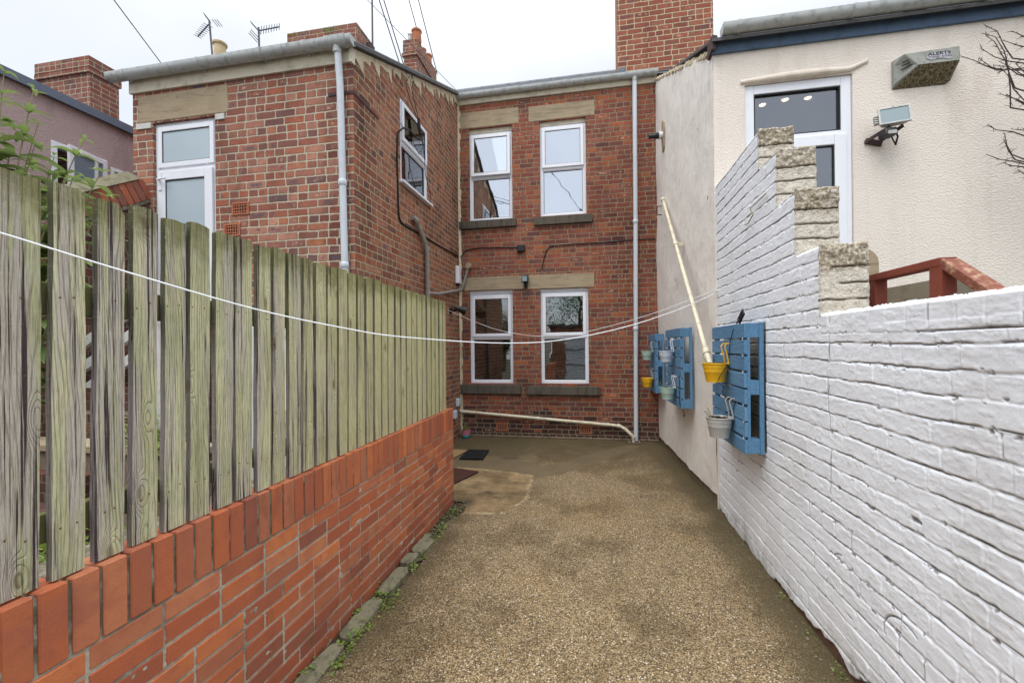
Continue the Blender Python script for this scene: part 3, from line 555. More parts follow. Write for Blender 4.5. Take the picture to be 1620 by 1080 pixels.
# ---------------------------------------------------------------- ground
g = MB()
g.add([(-40, -40, -.03), (40, -40, -.03), (40, 40, -.03), (-40, 40, -.03)], [(0, 1, 2, 3)]); structure(g.build('ground', 'yard'))
nx, ny = 230, 560; xs = np.linspace(-2.35, 1.25, nx); ys = np.linspace(-4.5, 7.42, ny); Yg, Xg = np.meshgrid(ys, xs, indexing='ij')
Zg = (fbm(Xg*1.5, Yg*1.5, 3)-.5)*.012
Zg -= .010*np.exp(-((Xg+.7-(Yg-5.25)*.78)/.12)**2)*((Yg > 5.0) & (Yg < 7.2))      # drainage channel dip
gr_root = new_empty('yard_paving', (0, 0, 0)); 
keep = np.ones((ny-1, nx-1), bool); cx = (xs[:-1]+xs[1:])/2; cy = (ys[:-1]+ys[1:])/2
edgeX = -1.30 + .03*np.sin(cy*5) + .02*np.sin(cy*13)
for i in range(ny-1):
    if cy[i] < 4.25: keep[i] = cx > edgeX[i]
wx = Xg+(fbm(Xg*6, Yg*6, 101)-.5)*.045+(fbm(Xg*22, Yg*22, 102, 3)-.5)*.05; wyy = Yg+(fbm(Xg*6, Yg*6, 103)-.5)*.05+(fbm(Xg*22, Yg*22, 104, 3)-.5)*.05
def inpoly(x, y, poly, soft):
    d = np.full(x.shape, 9.)
    for (x0, y0), (x1, y1) in zip(poly, poly[1:]+poly[:1]):
        l = math.hypot(x1-x0, y1-y0); d = np.minimum(d, ((x1-x0)*(y-y0)-(y1-y0)*(x-x0))/l)
    return sstep(d, -soft, soft)
patch_ = inpoly(wx, wyy, [(-2.6, 3.95), (-.88, 3.98), (-.71, 4.45), (-.76, 5.26), (-1.45, 5.42), (-2.6, 5.5)], .05)
chan_ = np.maximum(inpoly(wx, wyy, [(-1.0, 5.20), (-.42, 5.34), (.66, 6.90), (.68, 7.10), (.50, 7.10), (-.62, 5.75)], .035), inpoly(wx, wyy, [(-2.6, 5.2), (-.6, 5.2), (-.75, 5.75), (-1.2, 6.1), (-2.6, 6.2)], .12)*.9)
stain_ = np.maximum.reduce([np.exp(-(((wx-cx_)/rx)**2+((wyy-cy_)/ry)**2))*q for cx_, cy_, rx, ry, q in ((-1.30, 4.25, .14, .12, 1.), (-1.12, 4.55, .10, .07, .9), (-1.18, 6.02, .16, .05, 1.), (-.98, 4.75, .03, .02, .8), (-.35, 6.3, .02, .02, .9), (-1.42, 4.05, .10, .2, .9), (.62, 7.25, .2, .1, .6))])
stain_ = np.clip(stain_*(.5+fbm(Xg*12, Yg*12, 105, 3)*1.2)-.12, 0, 1); Zg += .004*patch_
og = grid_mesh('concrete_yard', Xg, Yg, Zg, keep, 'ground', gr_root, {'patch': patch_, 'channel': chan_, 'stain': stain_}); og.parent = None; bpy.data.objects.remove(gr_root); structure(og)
g = MB(); g.add([(-1.46, -4.5, -.012), (-1.2, -4.5, -.012), (-1.2, 4.3, -.012), (-1.46, 4.3, -.012)], [(0, 1, 2, 3)]); structure(g.build('soil_strip', 'soil'))
# ---------------------------------------------------------------- far brick house
fh = new_empty('terraced_house', (-.65, S, 0), 0, 'red brick terraced house closing the yard, with four white windows and a slate roof', 'house')
T = T_front(S); wl = MB(T)
holes = [(-2.155, -1.37, 3.82, 5.47), (-.885, -.095, 3.83, 5.47), (-2.17, -1.385, .94, 2.59), (-.90, -.08, .94, 2.58)]
wall_holes(wl, XL, 1.075, -.05, lambda u: 5.95, holes, .14)


shell(fh, 'brick_far', [(XL, S+3.5, -.05), (2.7, S+3.5, -.05), (2.7, S+3.5, 5.95), (XL, S+3.5, 5.95)], [(0, 1, 2, 3)])
shell(fh, 'brick_far', [(XL, S, -.05), (XL, S+3.5, -.05), (XL, S+3.5, 5.95), (XL, S+1.75, 7.1), (XL, S, 5.95)], [(0, 1, 2, 3, 4)])
shell(fh, 'brick_far', [(2.7, S, -.05), (2.7, S+3.5, -.05), (2.7, S+3.5, 5.95), (2.7, S, 5.95)], [(0, 1, 2, 3)])
shell(fh, 'brick_far', [(XL, S+.3, 2.95), (2.7, S+.3, 2.95), (2.7, S+3.5, 2.95), (XL, S+3.5, 2.95)], [(0, 1, 2, 3)])
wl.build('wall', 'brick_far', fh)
window(fh, T, -2.155, -1.37, 3.82, 5.395, -.055, 4.61, 'glass_up', open_=R(2.2))
window(fh, T, -.885, -.095, 3.83, 5.40, -.055, 4.66, 'glass_up', 'pleat')
window(fh, T, -2.17, -1.385, .94, 2.53, -.06, 1.755, 'glass', 'slats')
window(fh, T, -.90, -.08, .94, 2.53, -.06, 1.755, 'glass', lowglass='glass')
for u0, u1, v0, v1 in ((-2.155, -1.37, 5.395, 5.47), (-.885, -.095, 5.40, 5.47), (-2.17, -1.385, 2.53, 2.59), (-.90, -.08, 2.53, 2.58)):
    b = MB(T); box_uvw(b, u0+.001, u1-.001, v0+.001, v1-.001, -.11, -.045); b.build('head_packer', 'fascia' if v0 > 3 else 'upvc', fh)
for u0, u1, v0, v1 in ((-2.345, -1.245, 5.483, 5.765), (-1.07, .055, 5.483, 5.745), (-2.26, -1.155, 2.592, 2.825), (-1.12, .022, 2.582, 2.825)):
    b = MB(T); box_uvw(b, u0, u1, v0, v1, -.12, .006); b.build('lintel', 'lintel', fh, bevel=.006)
for u0, u1, v0, v1 in ((-2.335, -1.30, 3.685, 3.82), (-.99, .003, 3.672, 3.808), (-2.34, -1.243, .762, .922), (-1.154, .098, .755, .902)):
    b = MB(T); box_uvw(b, u0, u1, v0, v1, -.12, .055); b.build('sill', 'sill', fh, bevel=.008)
b = MB(); b.box(XL+.01, 1.06, S-.03, S+.0, 5.90, 6.02); b.build('fascia', 'fascia', fh, bevel=.004)
b = MB(); th = .02
b.add([(-5.1, S-.06, 6.015), (2.7, S-.06, 6.015), (2.7, S+3.5, 8.29), (-5.1, S+3.5, 8.29), (-5.1, S-.06, 6.035), (2.7, S-.06, 6.035), (2.7, S+3.5, 8.31), (-5.1, S+3.5, 8.31)], [(0, 3, 2, 1), (4, 5, 6, 7), (0, 1, 5, 4), (1, 2, 6, 5), (2, 3, 7, 6), (3, 0, 4, 7)])
XR0 = -5.1; k = 0; y = S-.06                       # courses of slates, each a thin row lapping the one below
while y < S+3.4:
    z = 6.045+(y-(S-.06))*.640
    x = XR0+(.14 if k % 2 else 0)
    while x < 2.6:
        j = random.uniform(-.004, .004); x2 = min(x+.292, 2.69)
        b.add([(x+.002, y+j, z+.012), (x2-.002, y+j, z+.012), (x2-.002, y+.24, z+.24*.64-.001), (x+.002, y+.24, z+.24*.64-.001), (x+.002, y+j, z+.004), (x2-.002, y+j, z+.004)], [(0, 1, 2, 3), (0, 4, 5, 1)]); x += .296
    y += .2; k += 1
ro = b.build('roof', 'slate', fh)
b = MB(); b.tube([(-5.1, S+3.46, 8.29), (2.7, S+3.46, 8.29)], .06, 12); b.build('ridge', 'slate', ro, smooth=True)
b = MB(); b.add([(XL, S+3.5, 8.36), (2.7, S+3.5, 8.36), (2.7, S+7, 6.0), (XL, S+7, 6.0)], [(0, 1, 2, 3)]); b.build('rear_slope', 'slate', ro, solid=.03)
gutter(fh, XL+.02, 1.055, S-.085, 6.035, .056, outlet=.705, brackets=(-1.25, -.42, 1.0))
pipe(fh, [(.705, S-.085, 5.95), (.705, S-.075, 5.6), (.700, S-.07, 3.6), (.672, S-.07, .02)], .036, 'pale_pipe', 'downpipe', [((.699, S-.07, 3.62), (0, 0, 1)), ((.684, S-.07, 1.86), (0, 0, 1))])
pipe(fh, [(-2.40, S-.06, .452), (-2.2, S-.06, .44), (.33, S-.06, .262), (.42, S-.065, .25), (.50, S-.09, .21), (.60, S-.12, .115), (.625, S-.12, .07), (.628, S-.12, .005)], .026, 'cream_pipe', 'waste_pipe', [((-2.33, S-.06, .449), (1, 0, -.07)), ((-.95, S-.06, .352), (1, 0, -.07)), ((.22, S-.06, .27), (1, 0, -.07)), ((.40, S-.063, .253), (1, 0, -.07)), ((.626, S-.12, .08), (0, 0, 1))])
air_brick(fh, T, -1.70, -1.49, .11, .25); air_brick(fh, T, -.25, -.04, .10, .24)
b = MB(); b.T = None                      # rough mortar fillet running up the internal corner
for i in range(60):
    z = i*.1; b.add([(XL, S-.004, z), (XL+.035+random.uniform(-.012, .014), S-.006, z), (XL+.035+random.uniform(-.012, .014), S-.006, z+.1), (XL, S-.004, z+.1), (XL+.003, S-.05+random.uniform(-.012, .012), z), (XL+.003, S-.05, z+.1)], [(4, 1, 2, 5)])
b.build('mortar_fillet', 'verge', fh)
b = MB(); b.box(-2.345, 1.04, S-.012, S+.02, 0, .035); b.build('mortar_skirting', 'plinth', fh, bevel=.01)
# tall chimney of the same house
ch = MB(); ch.box(.455, 1.985, 7.56, 8.2, 5.9, 10.4); ch.build('chimney', 'brick_tall', fh)
b = MB(); b.box(.44, .57, 7.40, 7.6, 6.08, 6.22); b.build('flashing', 'grey_flash', fh, bevel=.01)

def small_box(name, label, cat, x0, x1, y0, y1, z0, z1, mat, bev=.006):
    b = MB(); b.box(x0, x1, y0, y1, z0, z1); r = new_empty(name, ((x0+x1)/2, (y0+y1)/2, z0), 0, label, cat); return r, b.build('casing', mat, r, bevel=bev)
r, c_ = small_box('junction_box', 'black square cable box fixed to the far brick wall between the floors', 'junction box', -1.285, -1.15, S-.055, S+.002, 3.235, 3.355, 'black', .01)
b = MB(); b.tube([(-1.21, S-.03, 3.235), (-1.21, S-.03, 3.215)], .012, 8); b.build('gland', 'black', r)
# black lantern style light between the lower lintels
r = new_empty('wall_light', (-1.145, S, 2.70), 0, 'small black bulkhead light on the brickwork between the two lower window heads', 'wall light')
b = MB(); b.box(-1.175, -1.115, S-.03, S+.002, 2.62, 2.80); b.build('bracket', 'black', r, bevel=.006)
b = MB(); b.prism([(S-.05, 2.70), (S-.14, 2.69), (S-.145, 2.80), (S-.03, 2.82)], -1.20, -1.09, 'x'); h = b.build('lamp_head', 'black', r, bevel=.008)
b = MB(); b.box(-1.188, -1.102, S-.152, S-.146, 2.70, 2.79); b.build('lens', 'lampglass', h)
b = MB(); b.lathe([(.0, -.03), (.022, -.022), (.026, 0), (.018, .02)], (-1.145, S-.06, 2.635), 12); b.build('sensor', 'black', r, smooth=True)
def cable(name, label, pts, r=.008, mat='cable', cat='cable', smooth=True):
    b = MB(); b.tube(pts, r, 6); o = b.build(name, mat, None, smooth=True)
    return tag(o, label, cat)
yc = S-.012
cable('wall_cable', 'black cable clipped across the far brick wall from the corner to the cable box', [(-2.33, yc, 3.19), (-2.27, yc, 3.25), (-2.22, yc, 3.315), (-2.1, yc, 3.33), (-1.95, yc, 3.345), (-1.6, yc, 3.33), (-1.28, yc, 3.32)], .009)
cable('wall_cable', 'black cable along the far brick wall from under the upper sill to the drainpipe', [(-.86, yc, 2.92), (-.84, yc, 3.05), (-.78, yc, 3.24), (-.70, yc, 3.31), (-.3, yc, 3.325), (.24, yc, 3.325), (.66, yc, 3.34), (1.02, yc, 3.335)], .008)

# ---------------------------------------------------------------- left brick offshoot house
lh = new_empty('brick_house', (-3.7, YL, 0), 0, 'old red brick house with a raised white back door, behind the timber fence', 'house')
T = T_front(YL); wl = MB(T)
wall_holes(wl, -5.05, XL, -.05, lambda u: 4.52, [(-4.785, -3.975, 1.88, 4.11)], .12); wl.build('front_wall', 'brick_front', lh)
TS = T_px(XL); slope = .43; ytop = lambda u: 4.60+(u-YL)*slope
wl = MB(TS); wall_holes(wl, YL, S, -.05, ytop, [(5.02, 5.905, 3.675, 4.735)], .12)

shell(lh, 'brick_side', [(-5.05, YL, -.05), (-5.05, S+3.5, -.05), (-5.05, S+3.5, 6), (-5.05, S+.0, 6), (-5.05, YL, 4.52)], [(0, 1, 2, 3, 4)])
shell(lh, 'brick_side', [(-5.05, S+3.5, -.05), (XL, S+3.5, -.05), (XL, S+3.5, 6), (-5.05, S+3.5, 6)], [(0, 1, 2, 3)])
shell(lh, 'brick_side', [(-5.05, YL+.2, 1.8), (XL, YL+.2, 1.8), (XL, S, 1.8), (-5.05, S, 1.8)], [(0, 1, 2, 3)])
wl.build('side_wall', 'brick_side', lh)
b = MB()                                  # monopitch roof
b.prism([(YL-.07, 4.60), (YL-.07, 4.63), (S+.05, 4.63+slope*(S+.12-YL)), (S+.05, 4.60+slope*(S+.12-YL))], -5.10, XL+.055, 'x'); b.build('roof', 'slate', lh)
b = MB(TS)                                # crumbling verge mortar with a stepped, toothed lower edge
u = YL; prev = None
while u < S-.02:
    st = random.uniform(.07, .24); d0 = random.uniform(.03, .14); d1 = d0+random.uniform(.02, .16); a1 = min(u+st*.25, S); a2 = min(u+st, S)
    P4 = [(u, ytop(u)-d0), (a1, ytop(a1)-d0*.9), (a2, ytop(a2)-d1+.0), (a2, ytop(a2)+.0), (u, ytop(u)+.0)]
    vs = [(p, q, .007) for p, q in P4]; vs += [(p, q, -.003) for p, q in P4]
    b.add(vs, [(0, 1, 2, 3, 4), (0, 5, 6, 1), (1, 6, 7, 2)]); u = a2
b.build('verge_mortar', 'verge', lh)
b = MB(TS); b.add([(YL-.07, ytop(YL)-.02, .0), (S, ytop(S)-.0, .0), (S, ytop(S)+.035, .0), (YL-.07, ytop(YL)+.02, .0), (YL-.07, ytop(YL)-.02, .06), (S, ytop(S), .06), (S, ytop(S)+.035, .06), (YL-.07, ytop(YL)+.02, .06)], [(4, 5, 6, 7), (0, 4, 7, 3), (0, 1, 5, 4), (3, 7, 6, 2)])
b.build('verge_slates', 'tarmac', lh)
b = MB(); b.box(-5.07, XL-.02, YL-.028, YL+.0, 4.455, 4.60); b.build('fascia', 'fascia', lh, bevel=.004)
b = MB(); b.box(XL-.02, XL+.012, YL-.05, YL+.02, 4.44, 4.60); b.build('barge_end', 'fascia', lh, bevel=.004)
gutter(lh, -5.235, XL+.05, YL-.09, 4.625, .060, outlet=-2.46, brackets=(-5.0, -4.05, -3.3, -2.80))
pipe(lh, [(-2.455, YL-.09, 4.55), (-2.452, YL-.06, 4.2), (-2.42, YL-.055, 2.2), (-2.42, YL-.055, .02)], .034, 'pale_pipe', 'downpipe', [((-2.437, YL-.057, 3.24), (0, 0, 1)), ((-2.425, YL-.055, 2.42), (0, 0, 1))])
b = MB(T); box_uvw(b, -4.975, -3.81, 4.125, 4.425, -.12, .006); b.build('lintel', 'lintel', lh, bevel=.008)
for a, c in ((-5.0, -4.80), (-3.965, -3.85)):
    b = MB(T); box_uvw(b, a, c, 4.055, 4.118, -.05, .012); b.build('lintel_pad', 'dim_white', lh, bevel=.004)
# back door
dr = MB(T); bars4(dr, -4.785, -3.975, 1.88, 4.11, .055, -.10, -.035); box_uvw(dr, -4.73, -4.03, 3.55, 3.63, -.10, -.035)
dr = dr.build('door_frame', 'upvc', lh, bevel=.005)
b = MB(T); bars4(b, -4.735, -4.025, 1.90, 3.57, .10, -.035, -.005); box_uvw(b, -4.64, -4.12, 2.55, 2.68, -.035, -.008); box_uvw(b, -4.64, -4.12, 1.99, 2.56, -.03, -.02); b.build('door_leaf', 'upvc', dr, bevel=.006)
b = MB(T); bars4(b, -4.745, -4.015, 3.615, 4.07, .055, -.04, -.02); b.build('top_light', 'upvc', dr, bevel=.005)
b = MB(T); bars4(b, -4.638, -4.122, 2.682, 3.468, .008, -.03, -.012); bars4(b, -4.692, -4.068, 3.668, 4.017, .008, -.035, -.026); b.build('gasket', 'gasket', dr)
b = MB(T); box_uvw(b, -4.632, -4.128, 2.688, 3.462, -.03, -.02); b.build('pane', 'frost', dr)
b = MB(T); box_uvw(b, -4.684, -4.076, 3.676, 4.009, -.04, -.032); b.build('pane', 'frost', dr)
b = MB(T); box_uvw(b, -4.715, -4.675, 3.36, 3.56, -.006, .004); b.tube([(-4.695, 3.47, .03), (-4.58, 3.475, .035)], .010, 8); b.tube([(-4.695, 3.47, 0), (-4.695, 3.47, .035)], .010, 8); b.build('handle', 'upvc', dr, smooth=True)
air_brick(lh, T, -3.765, -3.56, 3.02, 3.15); air_brick(lh, T, -3.87, -3.67, 2.80, 2.93)
# white panelled door below at ground level
b = MB(T); box_uvw(b, -3.55, -2.72, .02, 1.86, .002, .05); d2 = b.build('lower_door', 'upvc', lh, bevel=.006)
b = MB(T); bars4(b, -3.45, -2.82, .95, 1.75, .03, .05, .062); bars4(b, -3.45, -2.82, .12, .85, .03, .05, .062); b.build('panel_mould', 'upvc', d2)
wf = window(lh, TS, 5.02, 5.905, 3.675, 4.735, -.01, 4.19, 'glass', 'pleat')
b = MB(TS); box_uvw(b, 4.98, 5.98, 3.645, 3.675, -.05, .06); b.build('window_sill', 'upvc', wf, bevel=.004)
pipe(lh, [(XL+.03, 5.30, 3.30), (XL+.045, 5.36, 3.29), (XL+.05, 5.66, 3.06), (XL+.05, 5.74, 2.92), (XL+.05, 5.76, .05)], .032, 'old_pipe', 'waste_pipe', [((XL+.045, 5.38, 3.275), (0, .8, -.6)), ((XL+.05, 5.75, 2.98), (0, .1, -1)), ((XL+.05, 5.76, 2.36), (0, 0, 1))])
pipe(lh, [(XL+.05, 5.78, 2.36), (XL+.05, 6.2, 2.40), (XL+.045, 7.30, 2.60), (XL+.05, S-.05, 2.62), (XL+.09, S-.05, 2.72), (XL+.17, S-.05, 2.98)], .022, 'old_pipe', 'branch_pipe', [((XL+.15, S-.05, 2.92), (.3, 0, 1)), ((XL+.05, 7.31, 2.605), (0, 1, .1))])
b = MB(); b.lathe([(0, -.05), (.055, -.045), (.06, .0), (.05, .045), (0, .05)], (XL+.175, S-.045, 3.02), 12, Matrix.Rotation(R(90), 3, 'X')); b.build('mortar_boss', 'lintel', lh, smooth=True)
b = MB(); b.box(-2.62, XL+.006, YL-.008, YL, 4.150, 4.180); b.box(XL, XL+.008, YL, 4.46, 4.150, 4.178); b.build('iron_strap', 'twig', lh)
# chimney of this house, corbelled, rising behind the gutter
X1 = -3.788
b = MB(); b.box(-5.05, X1-.03, 6.54, 7.0, 5.2, 6.62); b.box(-5.11, X1+.02, 6.49, 7.05, 6.62, 6.70); b.box(-5.08, X1, 6.50, 7.03, 6.70, 6.96)
cm = b.build('chimney', 'brick_chim', lh)
b = MB(); b.box(-3.80, -3.70, 6.80, 6.95, 6.70, 6.84); b.build('mast_bracket', 'twig', cm, bevel=.01)
b = MB(); rr = random.Random(3)
for k in range(60):
    cxp = rr.choice([-4.32, -4.36, -4.15, -4.3, -4.9]) + rr.gauss(0, .05); z = rr.choice([6.86, 6.90, 6.72]) + rr.gauss(0, .02)
    d = Vector((rr.uniform(-1, 1), -.6, rr.uniform(.1, 1))).normalized()*rr.uniform(.03, .07); s = Vector((d.z, 0, -d.x)).normalized()*.008
    p = Vector((cxp, 6.49, z)); b.add([tuple(p), tuple(p+d*.5+s), tuple(p+d), tuple(p+d*.5-s)], [(0, 1, 2, 3)])
b.build('moss_tuft', 'weed', cm)
# little flue terminal pot behind the gutter
b = MB(); b.lathe([(.095, -.9), (.095, .06), (.115, .07), (.118, .10), (.10, .115), (.07, .10)], (-6.52, 6.6, 6.96), 20)
r = new_empty('chimney_pot', (-6.52, 6.6, 6.0), 0, 'buff clay chimney pot standing just above the gutter of the left house', 'chimney pot'); b.build('pot', 'pot_buff', r, smooth=True)
b = MB(); b.box(-6.9, -5.9, 6.35, 6.9, 3.2, 6.2); b.build('stack', 'brick_chim', r)

# aerials
def yagi(mb, a, b, n, el, up, r=.006):
    a, b = Vector(a), Vector(b); mb.tube([tuple(a), tuple(b)], .011, 6); up = Vector(up).normalized()
    for i in range(n):
        p = a.lerp(b, .12+.88*i/(n-1)); l = el*(1-.25*i/n); mb.tube([tuple(p-up*l), tuple(p+up*l)], r, 5)
def aerial(label, x, y, z0, z1, boomdir, up, refl, lean=0):
    r = new_empty('tv_aerial', (x, y, z0), 0, label, 'aerial', 'television aerials above the roofs')
    b = MB(); b.tube([(x, y, z0), (x-lean, y, z1)], .016, 8); b.build('mast', 'alu', r, smooth=True)
    b = MB(); d = Vector(boomdir); h = Vector((x-lean, y, z1-.06)); yagi(b, h, h+d, 8, .085, up)
    q = h-d.normalized()*.06; sdv = d.normalized().cross(Vector(up)).normalized()
    for i in (-1, 1):
        for k in range(3): p = q+Vector(up).normalized()*(i*(.06+.03*k))+d.normalized()*(-.02*k); b.tube([tuple(p-sdv*.10), tuple(p+sdv*.10)], .006, 5)
    b.build('boom', 'alu', r); return r
r = aerial('tilted television aerial on a thin mast rising from the buff chimney pot', -6.76, 6.7, 6.7, 7.60, (-.20, -.05, -.24), (.75, .3, -.35), 1, .08)
r = aerial('level television aerial pointing right, on the middle mast above the gutter', -5.78, 6.7, 5.9, 7.32, (.42, 0, .01), (0, .15, 1), 1, .03)
r = aerial('television aerial on the tall mast fixed to the corbelled brick chimney', -3.72, 6.9, 6.72, 7.98, (.50, -.1, -.42), (1, .1, .2), 1, 0)

# chimney stack with pots on the terrace ridge further back
r = new_empty('chimney_stack', (-3.69, 8.9, 6.4), 0, 'narrow red brick chimney stack with orange clay pots, behind the sloping verge', 'chimney')
b = MB(); b.box(-3.84, -3.55, 8.43, 9.5, 6.0, 7.75); b.box(-3.87, -3.52, 8.39, 9.54, 7.66, 7.72); b.box(-3.85, -3.53, 8.41, 9.52, 7.75, 8.0); b.build('stack', 'brick_chim', r)
for (x, y, rr_, h, mt) in ((-3.60, 8.55, .10, .26, 'terracotta'), (-3.66, 8.98, .09, .16, 'terracotta'), (-3.66, 9.3, .10, .24, 'terracotta'), (-3.72, 8.5, .05, .16, 'zinc')):
    b = MB(); b.lathe([(rr_*.92, 0), (rr_, h*.1), (rr_*.9, h*.85), (rr_*1.08, h*.88), (rr_*1.08, h), (rr_*.8, h)], (x, y, 8.0), 18); b.build('chimney_pot', mt, r, smooth=True)

# things on the side wall
r, c_ = small_box('white_meter_box', 'narrow white plastic box on the side wall near the inner corner', 'cable box', XL+.002, XL+.06, 7.14, 7.30, 2.70, 3.00, 'upvc', .01)
b = MB(); b.box(XL+.01, XL+.05, 7.18, 7.26, 2.665, 2.70); b.build('cable_gland', 'black', r)
b = MB(); b.box(XL+.058, XL+.064, 7.16, 7.28, 2.72, 2.98); b.build('cover', 'upvc', r, bevel=.004)
r, c_ = small_box('outdoor_socket', 'upper of two small pale boxes low down beside the inner corner', 'socket box', XL+.002, XL+.05, 7.09, 7.19, .57, .70, 'palewhite', .008)
b = MB(); b.box(XL+.05, XL+.056, 7.105, 7.175, .585, .685); b.build('flap', 'palewhite', r, bevel=.003)
r, c_ = small_box('outdoor_socket', 'lower of two small pale boxes low down, beside the end of the orange brick wall', 'socket box', XL+.002, XL+.05, 6.93, 7.04, .38, .52, 'palewhite', .008)
b = MB(); b.box(XL+.05, XL+.056, 6.945, 7.025, .395, .505); b.build('flap', 'palewhite', r, bevel=.003)
r = new_empty('security_light', (XL, 6.88, 2.2), 0, 'black spotlight on the side wall just past the fence end', 'security light')
b = MB(); b.lathe([(.055, 0), (.055, .02), (.045, .03)], (XL, 6.86, 2.20), 16, Matrix.Rotation(R(90), 3, 'Y')); b.build('wall_plate', 'black', r, smooth=True)
b = MB(); b.tube([(XL+.02, 6.86, 2.20), (XL+.12, 6.86, 2.205)], .018, 8); b.build('arm', 'black', r)
b = MB(); b.lathe([(.0, -.10), (.03, -.095), (.04, -.04), (.062, .04), (.075, .10), (.07, .10), (.0, .085)], (XL+.17, 6.86, 2.22), 16, Matrix.Rotation(R(110), 3, 'Y')@Matrix.Rotation(R(-25), 3, 'X')); b.build('lamp_head', 'black', r, smooth=True)
xs_ = XL+.012
cable('wall_cable', 'thick black cable looping over to the side window and dropping down the brick side wall', [(xs_+.05, 5.50, 4.40), (xs_+.06, 5.35, 4.36), (xs_+.06, 5.15, 4.36), (xs_+.05, 4.98, 4.31), (xs_+.01, 4.905, 4.22), (xs_, 4.90, 3.9), (xs_, 4.92, 3.4), (xs_, 4.93, 3.22), (xs_, 4.98, 3.15), (xs_, 5.12, 3.14), (xs_, 5.6, 3.155), (xs_, 6.2, 3.16), (xs_, 6.9, 3.18), (xs_, 7.3, 3.19)], .012)
cable('wall_cable', 'thin dark cable loop hanging from the verge down across the side window', [(xs_, 5.30, 5.14), (xs_+.02, 5.20, 5.06), (xs_+.02, 5.13, 4.93), (xs_+.03, 5.22, 4.80), (xs_+.06, 5.40, 4.62), (xs_+.07, 5.50, 4.44), (xs_+.07, 5.60, 4.25), (xs_+.05, 5.68, 4.0), (xs_+.05, 5.86, 3.78), (xs_, 5.95, 3.6)], .0045)
cable('wall_cable', 'second thin dark cable hanging over the side window beside its thicker neighbour', [(xs_, 5.45, 5.12), (xs_+.03, 5.30, 5.16), (xs_+.03, 5.24, 5.02), (xs_+.05, 5.36, 4.78), (xs_+.06, 5.48, 4.55), (xs_+.08, 5.56, 4.35), (xs_+.06, 5.44, 4.18), (xs_+.05, 5.2, 4.30), (xs_, 5.0, 4.38)], .004)
r = new_empty('cable_clamp', (xs_, 5.48, 4.45), 0, 'black wire clamp hanging in front of the side window', 'cable clamp')
b = MB(); b.tube([(xs_+.06, 5.43, 4.66), (xs_+.06, 5.45, 4.55), (xs_+.06, 5.49, 4.46)], [.02, .024, .012], 8); b.build('sleeve', 'black', r)
b = MB(); b.tube([(xs_+.06, 5.49, 4.46), (xs_+.07, 5.52, 4.42)], .012, 6); b.build('hook', 'alu', r)

# overhead wires to a pole standing behind the yard
Q = (.43, -10, 7.95)
def wire(label, p, q=Q, sag=.0, r=.008):
    p, q = Vector(p), Vector(q); n = 20
    b = MB(); b.tube([tuple(p.lerp(q, i/n)-Vector((0, 0, sag*4*(i/n)*(1-i/n)))) for i in range(n+1)], r, 5)
    return tag(b.build('overhead_wire', 'wire', None, smooth=True), label, 'overhead wire', 'overhead wires')
wire('overhead wire passing above the left end of the long gutter', (-7.459, 6.4, 6.60))
wire('left overhead wire of the pair reaching the brick side wall', (XL+.01, 5.06, 5.08), (.40, -10, 7.95), r=.006)
wire('right overhead wire of the pair reaching the brick side wall', (XL+.01, 5.2, 5.12), (.50, -10, 7.95), r=.006)
wire('overhead wire ending at the orange clay chimney pot', (-3.60, 8.6, 8.28), (.43, -10, 7.9), r=.009)
wire('overhead wire running down past the right side of the narrow chimney stack', (-3.50, 9.5, 7.92), (.47, -10, 7.85), r=.009)
wire('faint overhead wire crossing in front of the narrow chimney stack', (XL+.05, S-.02, 6.10), (-3.3, 3.2, 6.1), r=.004)
pr = new_empty('telegraph_pole', (.45, -10.1, 0), 0, 'tall dark timber telegraph pole behind the yard', 'telegraph pole')
b = MB(); b.tube([(.45, -10.1, -.1), (.45, -10.1, 8.2)], [.14, .10], 14); b.build('pole', 'bark', pr, smooth=True)
b = MB(); b.box(-.1, 1.0, -10.14, -10.02, 7.85, 7.95); b.build('crossarm', 'bark', pr)

# ---------------------------------------------------------------- pink rendered house at far left
ph = new_empty('pink_rendered_house', (-6.9, 5, 0), 0, 'pink rendered house with a grey roof edge and an open white window, at far left', 'house')
T = T_px(-6.2); wl = MB(T); wall_holes(wl, -2.0, 7.4, -.05, lambda u: 4.56, [(3.93, 4.52, 3.0, 4.06), (4.56, 4.80, 3.0, 4.00)], .12)
shell(ph, 'pink', [(-6.2, -2, 0), (-9, -2, 0), (-9, -2, 4.56), (-6.2, -2, 4.56)], [(0, 1, 2, 3)]); shell(ph, 'pink', [(-9, -2, 0), (-9, 7.4, 0), (-9, 7.4, 4.56), (-9, -2, 4.56)], [(0, 1, 2, 3)]); wl.build('wall', 'pink', ph)
b = MB(); b.prism([(-6.14, 4.54), (-6.14, 4.64), (-9.1, 4.95), (-9.1, 4.85)], -2.1, 7.4, 'y'); b.build('roof', 'grey_flash', ph)
b = MB(T); bars4(b, 3.93, 4.52, 3.0, 4.06, .06, -.08, .01); b.box; w1 = b.build('window', 'upvc', ph, bevel=.005)
b = MB(T); bars4(b, 4.56, 4.80, 3.0, 4.00, .045, -.08, .01); w2 = b.build('window', 'upvc', ph, bevel=.005)
b = MB(T); box_uvw(b, 4.60, 4.76, 3.05, 3.96, -.05, -.045); b.build('pane', 'glass', w2)
ca, sa = math.cos(R(13)), math.sin(R(13)); TSa = lambda u, v, w_: T(4.49-(u*ca), v, .015 + u*sa + w_)
b = MB(TSa); bars4(b, 0, .50, 3.03, 4.03, .06, 0, .04); box_uvw(b, .13, .17, 3.09, 3.97, .002, .038); b.build('sash', 'upvc', w1, bevel=.005)
b = MB(TSa); box_uvw(b, .062, .128, 3.10, 3.96, .015, .02); box_uvw(b, .172, .438, 3.10, 3.96, .015, .02); b.build('pane', 'frost_dark', w1)
